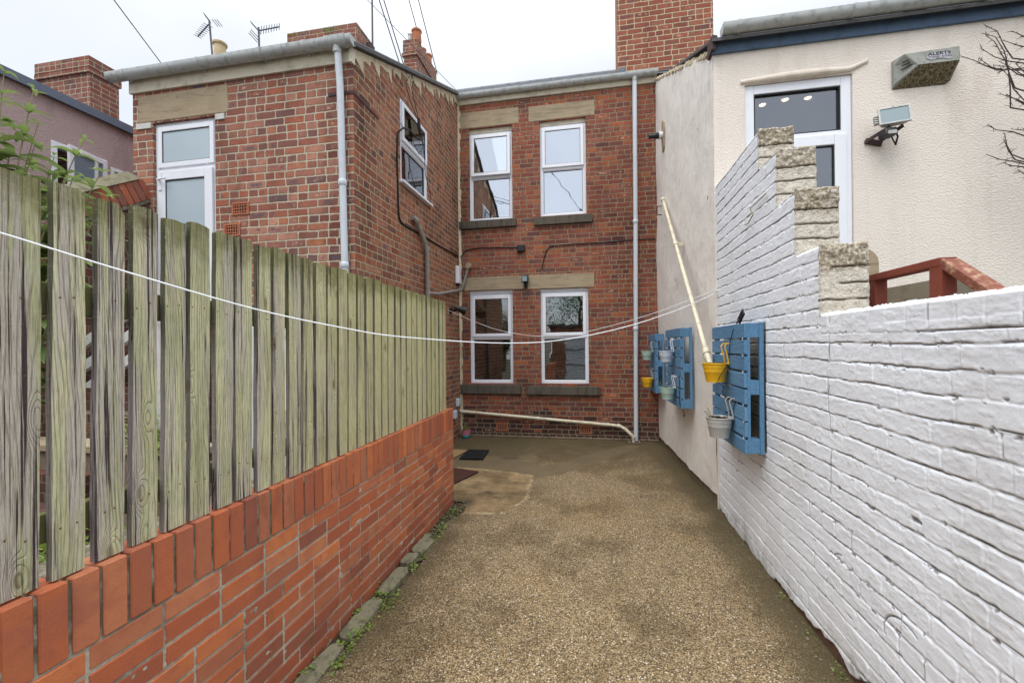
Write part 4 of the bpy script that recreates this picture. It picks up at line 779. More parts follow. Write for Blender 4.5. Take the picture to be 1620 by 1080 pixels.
b = MB(); b.box(-8.83, -7.76, 5.43, 5.85, 4.4, 6.0); b.box(-8.85, -7.74, 5.40, 5.88, 5.98, 6.06); b.box(-8.83, -7.73, 5.395, 5.87, 6.06, 6.225); b.build('chimney', 'brick_chim', ph)

# ---------------------------------------------------------------- cream rendered house on the right
rh = new_empty('cream_rendered_house', (2.6, YR, 0), 0, 'cream roughcast house with a blue fascia and a white back door, behind the white wall', 'house')
T = T_front(YR); wl = MB(T); wall_holes(wl, 1.165, 5.6, -.05, lambda u: 4.42, [(1.445, 2.357, 2.0, 4.065)], .14)

shell(rh, 'cream', [(5.6, YR, 0), (5.6, 7.4, 0), (5.6, 7.4, 5.9), (5.6, YR, 4.42)], [(0, 1, 2, 3)]); shell(rh, 'cream', [(1.3, YR+.25, 2.0), (5.6, YR+.25, 2.0), (5.6, 7.4, 2.0), (1.3, 7.4, 2.0)], [(0, 1, 2, 3)])
shell(rh, 'cream', [(1.075, 7.5, 0), (5.6, 7.5, 0), (5.6, 7.5, 6), (1.075, 7.5, 6)], [(0, 1, 2, 3)])
wl.build('front_wall', 'cream', rh)
A = Vector((1.165, YR, 0)); Bv = Vector((1.045, S, 0)); dv_ = (Bv-A).normalized(); nv_ = Vector((-dv_.y, dv_.x, 0)); LS = (Bv-A).length
TSR = lambda u, v, w_: tuple(A + dv_*u + nv_*w_ + Vector((0, 0, v)))
# side wall: a gently uneven smooth render (height field)
nu, nvv = 300, 420; us = np.linspace(0, LS, nu); tt = np.linspace(0, 1, nvv); Tt, Uu = np.meshgrid(tt, us, indexing='ij')
top_ = 4.43 + Uu/LS*(5.96-4.43) + (fbm(Uu*7, Uu*0, 5)-.5)*.05; bot_ = .125 + (fbm(Uu*5, Uu*0+3, 6)-.5)*.04 - Uu/LS*.03; Vv = bot_ + (top_-bot_)*Tt
wob = (fbm(Uu*1.3, Vv*1.3, 21)-.5)*.035 + (fbm(Uu*7, Vv*5, 22)-.5)*.008
X_ = A.x + dv_.x*Uu + nv_.x*wob; Y_ = A.y + dv_.y*Uu + nv_.y*wob
grid_mesh('side_wall', X_, Y_, Vv, np.ones((nvv-1, nu-1), bool), 'side_render', rh, {})
b = MB(TSR); box_uvw(b, -.0, LS, -.05, .17, -.10, -.03); b.build('plinth', 'plinth', rh, bevel=.01)
b = MB(TSR); b.add([(0, .1, -.03), (LS, .1, -.03), (LS, 5.9, -.03), (0, 4.4, -.03)], [(0, 1, 2, 3)]); b.build('inner_leaf', 'plinth', rh)
b = MB(); b.prism([(YR-.10, 4.46), (YR-.10, 4.49), (S+.1, 6.05), (S+.1, 6.02)], 1.14, 5.7, 'x'); b.build('roof', 'tarmac', rh)
b = MB(TSR)                                # broken mortar and slate ends along the verge
for i in range(40):
    u = i*LS/40; z = 4.43+u/LS*1.53; d = random.uniform(.01, .035)
    box_uvw(b, u, u+LS/40*random.uniform(.75, 1), z-.01, z+d, -.05, random.uniform(.0, .018))
b.build('verge_mortar', 'verge', rh)
b = MB(); b.box(1.15, 5.6, YR-.03, YR, 4.385, 4.50); b.build('fascia', 'blue_fascia', rh, bevel=.004)
b = MB(); b.box(1.135, 1.175, YR-.07, YR+.1, 4.40, 4.545); b.box(1.14, 1.20, YR-.04, YR+.05, 4.50, 4.56); b.build('verge_end', 'twig', rh, bevel=.012)
gutter(rh, 1.225, 5.6, YR-.10, 4.565, .062, brackets=(1.36, 2.31, 3.32, 4.4))
b = MB(); b.box(3.24, 3.62, 5.3, 5.7, 4.9, 5.09); b.box(3.28, 3.50, 5.28, 5.5, 5.09, 5.12); b.build('roof_vent', 'mat_brown', rh, bevel=.02)
# swelling drip bead over the door head
b = MB(T); P0 = []
n = 22
for i in range(n+1):
    t = i/n; u = 1.405+t*1.07; zz = 4.075 + .012*math.sin(t*3) + (max(0, t-.86)*.45); rad = .020+.018*math.sin(math.pi*min(1, t*1.05))
    P0.append(((u, zz+.018, .0), max(.006, rad)))
b.tube([p for p, _ in P0], [q for _, q in P0], 10); b.build('drip_bead', 'bead', rh, smooth=True)
dr = MB(T); bars4(dr, 1.447, 2.355, 2.0, 4.062, .085, -.09, -.02); box_uvw(dr, 1.532, 2.270, 3.45, 3.565, -.09, -.02); dr = dr.build('door_frame', 'upvc', rh, bevel=.006)
b = MB(T); bars4(b, 1.515, 2.31, 2.03, 3.53, .10, -.035, -.006); b.build('door_leaf', 'upvc', dr, bevel=.007)
b = MB(T); bars4(b, 1.533, 2.269, 3.566, 3.976, .010, -.05, -.026); bars4(b, 1.616, 2.209, 2.132, 3.428, .010, -.03, -.012); b.build('gasket', 'gasket', dr)
b = MB(T); box_uvw(b, 1.543, 2.259, 3.576, 3.966, -.06, -.052); b.build('pane', 'glass_dark', dr)
b = MB(T); box_uvw(b, 1.626, 2.199, 2.142, 3.418, -.035, -.027); b.build('pane', 'glass_dark', dr)
for x, z in ((2.223, 4.746), (2.496, 4.781), (2.764, 4.774)):
    b = MB(); b.lathe([(0, -.02), (.03, -.012), (.042, 0), (0, .01)], (x, 6.2, z), 14); sp_ = b.build('ceiling_spotlight', 'bulb', None)
    tag(sp_, {2.223: 'leftmost warm ceiling spotlight glowing inside the white back door', 2.496: 'middle warm ceiling spotlight glowing inside the white back door', 2.764: 'rightmost warm ceiling spotlight glowing inside the white back door'}[x], 'ceiling light', 'ceiling spotlights seen through the door glass')
b = MB(); b.add([(1.3, YR+.3, 4.42), (5.5, YR+.3, 4.42), (5.5, 7.3, 5.3), (1.3, 7.3, 5.3)], [(0, 1, 2, 3)]); b.build('inner_ceiling', 'dark_in', rh)

# stub flue with a scar of mortar
r = new_empty('boiler_flue', (1.06, 6.78, 4.74), 0, 'short black and white flue pipe poking out of the pale side wall', 'flue')
uF = (6.78-YR)/abs(dv_.y)
def disc(mb, u, v, w0, w1, r0, r1, n=18): mb.tube([(u, v, w0), (u, v, w1)], [r0, r1], n)
b = MB(TSR); disc(b, uF, 4.74, -.01, .07, .052, .052); disc(b, uF, 4.74, .07, .075, .058, .058); b.build('white_pipe', 'upvc', r, smooth=True)
b = MB(TSR); disc(b, uF, 4.74, .07, .12, .046, .046); disc(b, uF, 4.735, .12, .20, .034, .03); disc(b, uF, 4.735, .20, .22, .038, .034); b.build('black_nozzle', 'black', r, smooth=True)
b = MB(TSR); pp = [(uF+.075*math.cos(t)*(1+.15*math.sin(3*t)), 4.73+.23*math.sin(t)*(1+.1*math.cos(5*t)), .022) for t in [2*math.pi*i/24 for i in range(24)]]
pp2 = [(a, c, -.02) for a, c, _ in pp]; b.add(pp+pp2, [tuple(range(24))]+[(i, (i+1) % 24, 24+(i+1) % 24, 24+i) for i in range(24)]); b.build('mortar_patch', 'lintel', r, bevel=.004)
b = MB(TSR); uh = (6.98-YR)/abs(dv_.y); b.tube([(uh, 3.74, .0), (uh, 3.735, .07), (uh, 3.67, .075), (uh, 3.61, .07), (uh, 3.605, 0)], .008, 6)
tag(b.build('wall_hook', 'black', None, smooth=True), 'small black metal loop on the pale wall beside the top of the cream pipe', 'hook')
b = MB(TSR)                                # cluster of chipped nail holes
for u, v, q in ((.12, 3.05, .02), (1.55, 2.45, .022), (.45, 3.9, .014), (2.2, 3.2, .014), (.7, 2.0, .012)):
    pp = [(u+q*math.cos(t)*random.uniform(.5, 1.2), v+q*math.sin(t)*random.uniform(.7, 1.5), .026) for t in [2*math.pi*i/9 for i in range(9)]]; b.add(pp, [tuple(range(9))])
b.build('chipped_render', 'plinth', rh)

# security alarm box
r = new_empty('alarm_box', (2.9, YR, 3.86), 0, 'weathered grey alarm siren box with torn lettering, high on the cream wall', 'alarm box')
T = T_front(YR)
o_ = [(2.665, 3.875), (2.665, 4.13), (3.115, 4.13), (3.105, 3.90), (3.07, 3.872)]
b = MB(T)
V = [(2.668, 3.872, .004), (2.668, 4.125, .004), (3.118, 4.14, .004), (3.118, 3.90, .004), (3.08, 3.87, .004),
     (2.80, 4.005, .125), (2.70, 4.118, .115), (3.105, 4.125, .125), (3.105, 4.005, .125), (2.665, 4.07, .04), (2.665, 3.90, .03)]
b.add(V, [(1, 6, 7, 2), (6, 5, 8, 7), (2, 7, 8, 3), (1, 9, 6), (9, 10, 5, 6), (10, 0, 5), (0, 1, 9, 10)]); hb = b.build('housing', 'alarm', r, bevel=.004)
b = MB(T); b.add([(2.668, 3.872, .004), (3.08, 3.87, .004), (3.118, 3.90, .004), (3.105, 4.004, .124), (2.801, 4.004, .124)], [(0, 1, 2, 3, 4)]); b.build('strobe_lens', 'mossy', r)
b = MB(T)
for i in range(3):
    z = 4.012+i*.026; b.bar((2.695, z-.012, .078+.01*i), (2.765, z+.012, .108+.003*i), .010, .004)
b.build('louvre', 'black', hb)
b = MB(T); b.box; box_uvw(b, 3.106, 3.125, 4.03, 4.10, .03, .10); b.build('side_tab', 'black', hb, bevel=.004)
def text(s_, size, loc, par, mat, sc=(1, 1, 1), rot=(R(90), 0, 0)):
    cu = bpy.data.curves.new('lettering', 'FONT'); cu.body = s_; cu.size = size; cu.extrude = .0006; cu.offset = size*.018
    o = bpy.data.objects.new('lettering', cu); COL.objects.link(o); cu.materials.append(MAT[mat]); me = bpy.data.meshes.new_from_object(o); bpy.data.objects.remove(o); o = bpy.data.objects.new('lettering', me); COL.objects.link(o); o.parent = par; o.location = Vector(loc)-root_off(par); o.rotation_euler = rot; o.scale = sc; return o
MAT['ink'] = plain('navy_ink', (38, 40, 66), .6, bump=0); MAT['ink2'] = plain('faded_ink', (120, 118, 140), .7, bump=0); MAT['sticker'] = plain('torn_sticker', (176, 176, 180), .6, dirt=.6, scale=40, bump=0)
b = MB(T); b.add([(2.862, 4.045, .1268), (2.90, 4.030, .1268), (2.925, 4.036, .1268), (2.935, 4.042, .1268), (2.98, 4.038, .1268), (3.02, 4.026, .1268), (3.045, 4.03, .1268), (3.05, 4.075, .1268), (3.04, 4.10, .1268), (3.0, 4.088, .1268), (2.90, 4.086, .1268), (2.86, 4.078, .1268)], [tuple(range(12))]); b.build('torn_sticker', 'sticker', hb)
text('ALERTS', .040, (2.868, YR-.1276, 4.070), hb, 'ink', (1.28, .85, 1)); text('TWO 2/252', .024, (2.872, YR-.1276, 4.048), hb, 'ink2', (1.45, .8, 1))

# floodlight
r = new_empty('floodlight', (2.57, YR, 3.40), 0, 'pale floodlight with a black motion sensor, mounted on the cream wall under the alarm box', 'floodlight')
RF = Matrix.Rotation(R(-12), 3, 'Z') @ Matrix.Rotation(R(-14), 3, 'X'); cF = Vector((2.585, YR-.17, 3.565))
TF = lambda u, v, w_: tuple(cF + RF @ Vector((u, -w_, v)))
b = MB(TF); V = [(-.11, -.08, 0), (.11, -.08, 0), (.11, .08, 0), (-.11, .08, 0), (-.07, -.055, -.075), (.07, -.055, -.075), (.07, .055, -.075), (-.07, .055, -.075)]
b.add(V, [(4, 5, 6, 7), (0, 1, 5, 4), (1, 2, 6, 5), (2, 3, 7, 6), (3, 0, 4, 7), (0, 3, 2, 1)]); bars4(b, -.112, .112, -.082, .082, .014, -.004, .012); bd = b.build('lamp_housing', 'zinc', r, bevel=.003)
b = MB(TF); box_uvw(b, -.098, .098, -.068, .068, .002, .006); b.build('lamp_glass', 'lampglass', bd)
b = MB(TF); 
for i in range(4): box_uvw(b, -.135, -.10, -.045+i*.022, -.035+i*.022, -.045, -.01)
b.build('cooling_fin', 'zinc', bd)
b = MB(TF); b.box; box_uvw(b, -.004, .012, .082, .10, -.02, -.006); b.build('cable_nub', 'black', bd)
b = MB(); b.bar((2.45, YR, 3.42), (2.56, YR-.16, 3.475), .012, .03); b.bar((2.53, YR, 3.39), (2.66, YR-.16, 3.475), .012, .03); b.bar((2.45, YR-.01, 3.43), (2.58, YR-.01, 3.39), .016, .05); b.build('bracket', 'twig', r, bevel=.002)
b = MB(); b.prism([(YR-.20, 3.39), (YR-.08, 3.40), (YR-.09, 3.455), (YR-.18, 3.465)], 2.505, 2.60, 'x'); se = b.build('motion_sensor', 'black', r, bevel=.01)
b = MB(); b.box(2.52, 2.585, YR-.206, YR-.196, 3.395, 3.425); b.build('sensor_window', 'zinc', se, bevel=.003)
b = MB(); b.tube([(2.60, YR-.14, 3.46), (2.64, YR-.12, 3.40), (2.645, YR-.08, 3.34)], .008, 6); b.tube([(2.58, YR-.12, 3.43), (2.62, YR-.10, 3.37), (2.645, YR-.08, 3.35)], .006, 6); b.build('cable', 'black', r)

# red-brown landing rail and grey plank behind the white wall
r = new_empty('stair_handrail', (1.5, 2.4, 1.0), 0, 'red brown timber handrail with two posts rising behind the white wall', 'handrail')
b = MB(); b.box(1.475, 1.535, 2.61, 2.69, .9, 1.93); b.build('post', 'redwood', r, bevel=.004)
b = MB(); b.box(1.475, 1.535, 2.165, 2.235, .9, 1.93); b.build('post', 'redwood', r, bevel=.004)
b = MB(); b.bar((1.505, 2.70, 1.945), (1.505, 2.17, 1.945), .066, .036); b.build('top_rail', 'redwood', r, bevel=.004)
b = MB(); b.bar((1.512, 2.19, 1.948), (1.53, 1.60, 1.515), .07, .036); b.build('sloping_rail', 'worn_redwood', r, bevel=.004)
r = new_empty('landing_side_board', (2.2, 3.4, 1.0), 0, 'wide grey timber board seen between the handrail posts', 'board')
b = MB(); b.add([(2.20, 3.87, 1.2), (2.20, 3.13, 1.2), (2.20, 3.13, 2.005), (2.20, 3.87, 2.01)], [(0, 1, 2, 3)]); b.add([(2.20, 3.13, 1.2), (2.2, 2.5, 1.0), (2.2, 2.5, 1.58), (2.2, 3.13, 2.005)], [(0, 1, 2, 3)]); b.build('board', 'greywood', r, solid=.03)
b = MB(); b.box(1.6, 2.4, 3.2, 4.42, 1.80, 1.88); structure(b.build('door_landing', 'plinth'))
b = MB(T); b.add([(2.43+.12*math.cos(t), 2.32+.13*math.sin(t), .005) for t in [math.pi*i/10 for i in range(11)]]+[(2.31, 1.9, .005), (2.55, 1.9, .005)], [tuple(list(range(11))+[11, 12])]); b.build('mortar_repair', 'lintel', rh)

# ---------------------------------------------------------------- white painted stepped wall
pw = new_empty('painted_brick_wall', (1.29, 2.5, 0), 0, 'white painted brick wall with stepped raw ends, along the right side of the yard', 'wall')
steps = [(-1.0, 2.527, 1.757), (2.527, 2.793, 2.12), (2.793, 3.050, 2.503), (3.050, 3.355, 2.855), (3.355, YR, 3.135)]
XB = 1.405
b = MB()
for y0, y1, zt in steps: b.box(XW+.022, XB, y0+.008, y1+.008, -.05, zt-.012)
b.build('core', 'raw', pw)
ys = np.concatenate([np.linspace(-1.0, 1.1, 120, endpoint=False), np.arange(1.1, 4.4571, .0042)]); zs = np.arange(-.02, 3.14, .0042); ncol, nrow = len(ys), len(zs)
Zm, Ym = np.meshgrid(zs, ys, indexing='ij')
Hc, Lb = .0885, .265
wz = Zm + (fbm(Ym*2.2, Zm*2.2, 31)-.5)*.020 + (fbm(Ym*14, Zm*10, 32)-.5)*.008
wy = Ym + (fbm(Ym*2.5, Zm*3, 33)-.5)*.03 + (fbm(Ym*15, Zm*15, 34)-.5)*.010
soldier = (wz > 1.757-.118) & (Ym < 2.527)
row = np.floor(wz/Hc); fv = wz/Hc-row
ln = np.where(soldier, .112, np.where((row % 3) == 1, Lb/2, Lb)); uo = wy/ln + np.where(soldier, 0, .5*(row % 2) + vnoise(row*3.7, row*0+.5, 9)*.4)
coln = np.floor(uo); fu = uo-coln
dvv = np.where(soldier, np.minimum(wz-(1.757-.118), 1.80-wz), np.minimum(fv, 1-fv)*Hc); duu = np.minimum(fu, 1-fu)*ln
dd = .02 - np.hypot(np.maximum(.02-dvv, 0), np.maximum(.02-duu, 0))
brick = sstep(dd, .0025, .0065)
rh_ = vnoise(coln*1.7+row*9.1+np.where(soldier, 500, 0), row*5.3+.3, 12)          # each brick sits a little in or out
tiltv = (fv-.5)*(vnoise(coln*3.1, row*2.3, 13)-.35)*.003
lump = (fbm(Ym*6, Zm*9, 41)-.5)*.0022 + (fbm(Ym*40, Zm*55, 42, 3)-.5)*.0020 + (fbm(Ym*1.1, Zm*1.1, 43)-.5)*.006
fill = sstep(fbm(Ym*3.2, Zm*5, 44), .40, .62)*.5                                # joints filled with paint here and there
ragged = sstep(fbm(Ym*18, Zm*50, 45, 3), .52, .70)*.0010
h = .006 + brick*(.0030*(1-fill*.6)) + (rh_-.5)*.0040 + tiltv*brick + lump + ragged
vertfill = sstep(.016-np.minimum(duu, .016), 0, .016)*(dvv > .012)*.0035*vnoise(coln*1.3, row*3.3, 66); h += vertfill*(1-fill)
wobl = (fbm(Ym*8, Zm*2, 51, 3)-.5)*.016
dj = np.abs(np.where(soldier, wz-(1.757-.118), (wz/Hc-np.round(wz/Hc))*Hc) - .004 + wobl*.35)
on = sstep(fbm(Ym*4.5, np.round(wz/Hc)*3.3, 52, 4), .38, .45)
width = .0012+.0032*vnoise(Ym*9, row*3.1, 53)**1.5
crack = sstep(width-dj, -.0008, .0016)*on
vc = sstep(.0026-np.abs(duu-.001), -.001, .0018)*sstep(vnoise(coln*2.9+7, row*7.7, 55), .80, .84)*(dvv > .004); crack = np.maximum(crack, vc)
jy = 2.45 + (fbm(Zm*6, Zm*0, 56, 3)-.5)*.05                                      # long crack where the low part was built on
lc = sstep(.0045-np.abs(Ym-jy), -.001, .003)*(Zm < 1.757)*(Zm > .70)*sstep(fbm(Zm*9, Zm*0+4, 57, 3), .40, .50); crack = np.maximum(crack, lc)
for (cyy, czz, ry, rz, a0, a1) in ((1.93, .42, .12, .085, -.4, 2.2), (2.35, .50, .09, .06, .5, 1.5)):
    ang = np.arctan2((Zm-czz)/rz, (Ym-cyy)/ry); rr2 = np.hypot((Ym-cyy)/ry, (Zm-czz)/rz); crack = np.maximum(crack, sstep(.05-np.abs(rr2-1), 0, .04)*((ang > a0) & (ang < a1)))
for (cyy, czz, s0) in ((1.86, .93, .035), (1.60, .80, .012), (2.0, 1.22, .012), (2.62, .52, .012), (2.3, .30, .018), (1.72, .20, .03)):   # small blown-out spots
    q = np.hypot((Ym-cyy)/s0, (Zm-czz)/(s0*.35)) + (fbm(Ym*60, Zm*60, 58, 3)-.5)*1.6; crack = np.maximum(crack, sstep(1-q, 0, .5)*.9)
chp = sstep(fbm(Ym*26, Zm*44, 67, 4), .70, .73)*sstep(.016-dvv, 0, .008)*sstep(fbm(Ym*2.2, Zm*2.2, 68, 3), .42, .55); crack = np.maximum(crack, chp*.8)
crack = crack*(Zm > .03)
ridge = 1-np.clip(np.abs(fbm(Ym*11, Zm*17, 59, 4)-.5)/.010, 0, 1); h += ridge*sstep(fbm(Ym*3, Zm*4, 60, 3), .50, .62)*.0010
h -= crack*.007
unp = ((Ym > 3.275) & (Ym < 4.10) & (Zm > .83) & (Zm < 1.748))*1.0; h -= unp*.004
bare_edge = .015 + .095*fbm(Ym*7, Ym*0, 61, 5)**1.5 + .05*sstep(2.9-Ym, 0, 1.2)*fbm(Ym*9, Ym*0+2, 62, 3) - .045*sstep(Ym, 2.8, 3.4)
bare = sstep(bare_edge-Zm, 0, .006); h -= bare*.012
grime = sstep(.5-Zm, 0, .5)*.30*fbm(Ym*6, Zm*6, 63) + sstep(Ym, 2.6, 4.3)*.12 + sstep(fbm(Ym*2.5, Zm*1.2, 64), .55, .8)*.25 + crack*.3
top_m = np.full(ncol, 0.)
for y0, y1, zt in steps: top_m[(ys >= y0-1e-6) & (ys < y1+.02)] = zt
top_m = np.where(ys < 2.527, 1.757, np.where(ys < 2.793, 2.12, np.where(ys < 3.05, 2.503, np.where(ys < 3.355, 2.855, 3.135))))
rag = (fbm(ys*30, ys*0, 65, 3)-.5)*.014
cz = (zs[:-1]+zs[1:])/2; keep = cz[:, None] < (top_m+rag)[None, :-1]
# round the very top of each step back towards the core
hm = h - .02*sstep(Zm-(top_m[None, :]-.018), 0, .018)
grid_mesh('painted_face', XW + .012 - hm, Ym, Zm, keep, 'white_paint', pw, {'crack': crack, 'bare': bare, 'grime': grime, 'unpainted': unp})
for k, (y0, z0, z1) in enumerate(((2.527, 1.74, 2.12), (2.793, 2.10, 2.503), (3.050, 2.48, 2.855), (3.355, 2.83, 3.135))):
    xg = np.arange(XW-.002, XB+.004, .005); zg = np.arange(z0, z1+.004, .005); Zq, Xq = np.meshgrid(zg, xg, indexing='ij')
    bounds = np.array([z1-.125, z1-.21, z1-.295, z1-.385]); 
    wzz = Zq + (fbm(Xq*12, Zq*3, 71+k, 3)-.5)*.016; dj = np.min(np.abs(wzz[..., None]-bounds), -1)
    joint = sstep(.008-dj, 0, .006)*sstep(fbm(Xq*9, Zq*20, 75+k, 3), .30, .45); rot = sstep(Zq-(z1-.13), -.03, .01)*(1. if k != 2 else .8)
    hq = .004 + (fbm(Xq*35, Zq*35, 81+k)-.5)*(.010+.020*rot) + (fbm(Xq*8, Zq*8, 85+k)-.5)*.012 - joint*.010
    ed = np.minimum(np.minimum(Xq-XW+.004, XB+.004-Xq), z1+.004-Zq); hq -= .014*sstep(.014-ed, 0, .014)
    zjit = (fbm(Xq*25, Xq*0+k, 88, 3)-.5)*.014*sstep(Zq-(z1-.03), 0, .03)
    grid_mesh('raw_brick_end', Xq+(fbm(Zq*20, Zq*0+k, 90, 3)-.5)*.010*sstep(Xq-(XB-.03), 0, .03), y0-hq, Zq+zjit, np.ones((len(zg)-1, len(xg)-1), bool), 'raw', pw, {'crack': joint*.9, 'rot': rot})

# ---------------------------------------------------------------- blue pallets on the wall
def pallet(label, T, W, z0, H, D=.13, tilt=0):
    r = new_empty('pallet_planter', T(W/2, z0, .0), 0, label, 'pallet', 'blue pallets hung on the right-hand wall'); rr = random.Random(len(label))
    b = MB(T); n = 8; pitch = H/n
    for i in range(n):
        dz = rr.uniform(-.003, .003); gap = .017+rr.uniform(-.004, .004); z = z0+i*pitch
        box_uvw(b, rr.uniform(-.004, .004), W+rr.uniform(-.004, .004), z+dz, z+pitch-gap+dz, D-.02, D+rr.uniform(-.002, .002))
    b.build('slats', 'blue_wood', r, bevel=.003)
    b = MB(T)
    for u in (0, W/2-.05, W-.1): box_uvw(b, u+.002, u+.1, z0+.004, z0+H-.012, D-.040, D-.0205)
    b.build('upright', 'blue_wood', r, bevel=.002)
    for u in (.003, W/2-.05, W-.097):
        for z in (z0+.006, z0+H/2-.05, z0+H-.115): b = MB(T); box_uvw(b, u+.001, u+.094, z, z+.10, .0305, D-.0405); b.build('block', 'blue_wood', r, bevel=.002)
    b = MB(T)
    for u in (.001, W/2-.012, W-.026): box_uvw(b, u, u+.025, z0, z0+H-.01, .002, .030)
    b.build('back_board', 'blue_wood', r, bevel=.002)
    for i in range(1, n):
        if rr.random() < .7:
            z = z0+i*pitch-.008
            b = MB(T)
            for t in range(5): a = 2*math.pi*t/5+rr.random(); b.bar((.018, z, D+.003), (.018+.011*math.cos(a), z+.011*math.sin(a), D+.004), .006, .002)
            b.build('flower_trim', 'dim_white', r)
        if rr.random() < .6: b = MB(T); u0 = rr.uniform(.2, .6)*W; box_uvw(b, u0, u0+rr.uniform(.05, .16), z0+i*pitch-.013, z0+i*pitch-.008, D-.03, D+.003); b.build('white_peg', 'dim_white', r)
    return r
T1 = T_nx(XW-.006)
pallet('nearest and largest-looking blue pallet, hung on the white painted wall', T_nx(XW-.004) if False else (lambda u, v, w_: (XW-.006-w_, 3.272+u, v)), .83, .822, .935)
u2 = (5.225-YR)/abs(dv_.y); T2 = lambda u, v, w_: TSR(u2+u, v, w_+.02); pallet('middle blue pallet, on the pale rendered wall with a white and a mint bucket', T2, .82, .855, .945)
u3 = (6.80-YR)/abs(dv_.y); T3 = lambda u, v, w_: TSR(u3+u, v, w_+.02); LS3 = LS-u3-.02; pallet('farthest blue pallet, tucked in beside the far brick wall, with a yellow bucket', T3, min(.60, LS3), .86, .91)

def bucket(label, T, u, zr, w, R_, hgt, mat, hook, ztop, plant=0, fill=True, tilt=0, group='buckets hooked on the blue pallets'):
    """T: wall frame; rim centre at (u, zr, w); hooks rise from the rim's back to ztop at the slat face"""
    c = Vector(T(u, zr, w)); r = new_empty('hanging_bucket', tuple(c-Vector((0, 0, hgt))), 0, label, 'bucket', group); rr = random.Random(int(u*1000))
    b = MB(); a = R_*.70
    prof = [(0, -hgt+.004), (a*.98, -hgt+.004), (a, -hgt), (a*1.02, -hgt+.006), (R_*.86, -hgt*.45), (R_*.885, -hgt*.43), (R_*.87, -hgt*.40), (R_*.93, -hgt*.22), (R_*.95, -hgt*.20), (R_*.94, -hgt*.17), (R_*.985, -.006), (R_*1.03, -.004), (R_*1.035, .002), (R_*1.0, .004), (R_*.97, 0), (R_*.9, -hgt*.35), (0, -hgt*.35)]
    tl = Matrix.Rotation(tilt, 3, 'Y'); b.lathe(prof, tuple(c), 28, tl); body = b.build('pail', mat, r, smooth=True)
    if fill:
        b = MB(); 
        for k in range(26):
            an = rr.uniform(0, 6.28); q = rr.uniform(0, R_*.8); p = c+tl@Vector((q*math.cos(an), q*math.sin(an), -hgt*.05)); s = rr.uniform(.008, .018)
            b.add([tuple(p+Vector((s*math.cos(t), s*math.sin(t), rr.uniform(0, .012)))) for t in (0, 1.3, 2.6, 3.9, 5.1)]+[tuple(p+Vector((0, 0, .018)))], [(0, 1, 5), (1, 2, 5), (2, 3, 5), (3, 4, 5), (4, 0, 5)])
        b.lathe([(0, -hgt*.06), (R_*.95, -hgt*.08)], tuple(c), 20, tl); b.build('compost', 'soil', r)
    face = T(u, zr, .0)
    for du in (-.05, .05):
        b = MB(T); wf_ = .136; b.tube([(u+du, zr-.008, w-R_*.9), (u+du, zr+.03, w-R_*.86), (u+du, ztop-.02, wf_+.030), (u+du, ztop, wf_+.016), (u+du, ztop, wf_-.004), (u+du, ztop-.02, wf_-.024), (u+du, ztop-.05, wf_-.028)], .0052, 8); b.build('hook', hook, r, smooth=True)
    if plant:
        b = MB(); l = MB()
        for k in range(plant):
            p = c+tl@Vector((-R_*.7, -R_*.45, -.01)) + Vector((rr.uniform(-.01, .01), rr.uniform(-.01, .01), 0)); tipd = Vector((rr.uniform(-.06, -.01), rr.uniform(-.03, 0), rr.uniform(.06, .12)))
            pts = [p, p+tipd*.5+Vector((.01, 0, 0)), p+tipd]; b.tube([tuple(x) for x in pts], .0022, 5)
            for j in range(9):
                q = pts[0].lerp(pts[2], .25+.08*j); d = Vector((rr.uniform(-1, 1), rr.uniform(-1, 1), rr.uniform(-.2, .8))).normalized()*.013; s_ = d.cross(Vector((0, 0, 1))).normalized()*.004
                l.add([tuple(q), tuple(q+d*.5+s_), tuple(q+d), tuple(q+d*.5-s_)], [(0, 1, 2, 3)])
        b.build('stem', 'stem', r); l.build('leaves', 'weed', r)
    return r
TP1 = lambda u, v, w_: (XW-.006-w_, 3.272+u, v)
bucket('large yellow bucket on the nearest blue pallet, with a cream pipe end behind it', TP1, .37, 1.445, .225, .095, .145, 'yellow', 'yellow', 1.60, 1)
bucket('grey galvanised bucket with a straggly plant, low on the nearest blue pallet', TP1, .27, 1.035, .225, .095, .150, 'zinc', 'zinc', 1.185, 2)
bucket('pale white bucket high on the middle blue pallet', T2, .33, 1.515, .225, .088, .13, 'palewhite', 'upvc', 1.66, 0, True)
bucket('mint green bucket with dead plants, low on the middle blue pallet', T2, .27, 1.075, .225, .090, .14, 'mint', 'upvc', 1.215, 3)
bucket('mint green bucket high on the farthest blue pallet', T3, .18, 1.49, .225, .088, .13, 'mint', 'zinc', 1.64, 0, False)
bucket('small yellow bucket on the farthest blue pallet, near the drainpipe', T3, .18, 1.075, .225, .088, .13, 'yellow', 'zinc', 1.225, 0, False)
r = new_empty('solar_panel_light', (1.08, 3.45, 1.75), 0, 'small black solar panel perched on top of the nearest blue pallet', 'solar light')
b = MB(); b.bar((1.085, 3.53, 1.765), (1.085, 3.42, 1.835), .05, .012, (1, 0, .1)); b.build('panel', 'black', r, bevel=.003)
b = MB(); b.tube([(1.08, 3.50, 1.78), (1.06, 3.50, 1.755)], .008, 6); b.build('stalk', 'black', r)
cable('light_string', 'thin black light string hanging down the slats of the nearest blue pallet', [(1.07, 3.50, 1.77), (1.035, 3.50, 1.70), (1.03, 3.56, 1.60), (1.03, 3.60, 1.45), (.94, 3.50, 1.35), (.95, 3.60, 1.30), (1.03, 3.72, 1.25), (1.03, 3.78, 1.20), (1.025, 3.6, 1.17), (1.03, 3.44, 1.165), (1.03, 3.5, 1.10), (1.03, 3.66, 1.06), (1.03, 3.78, 1.0)], .0028, cat='light string')
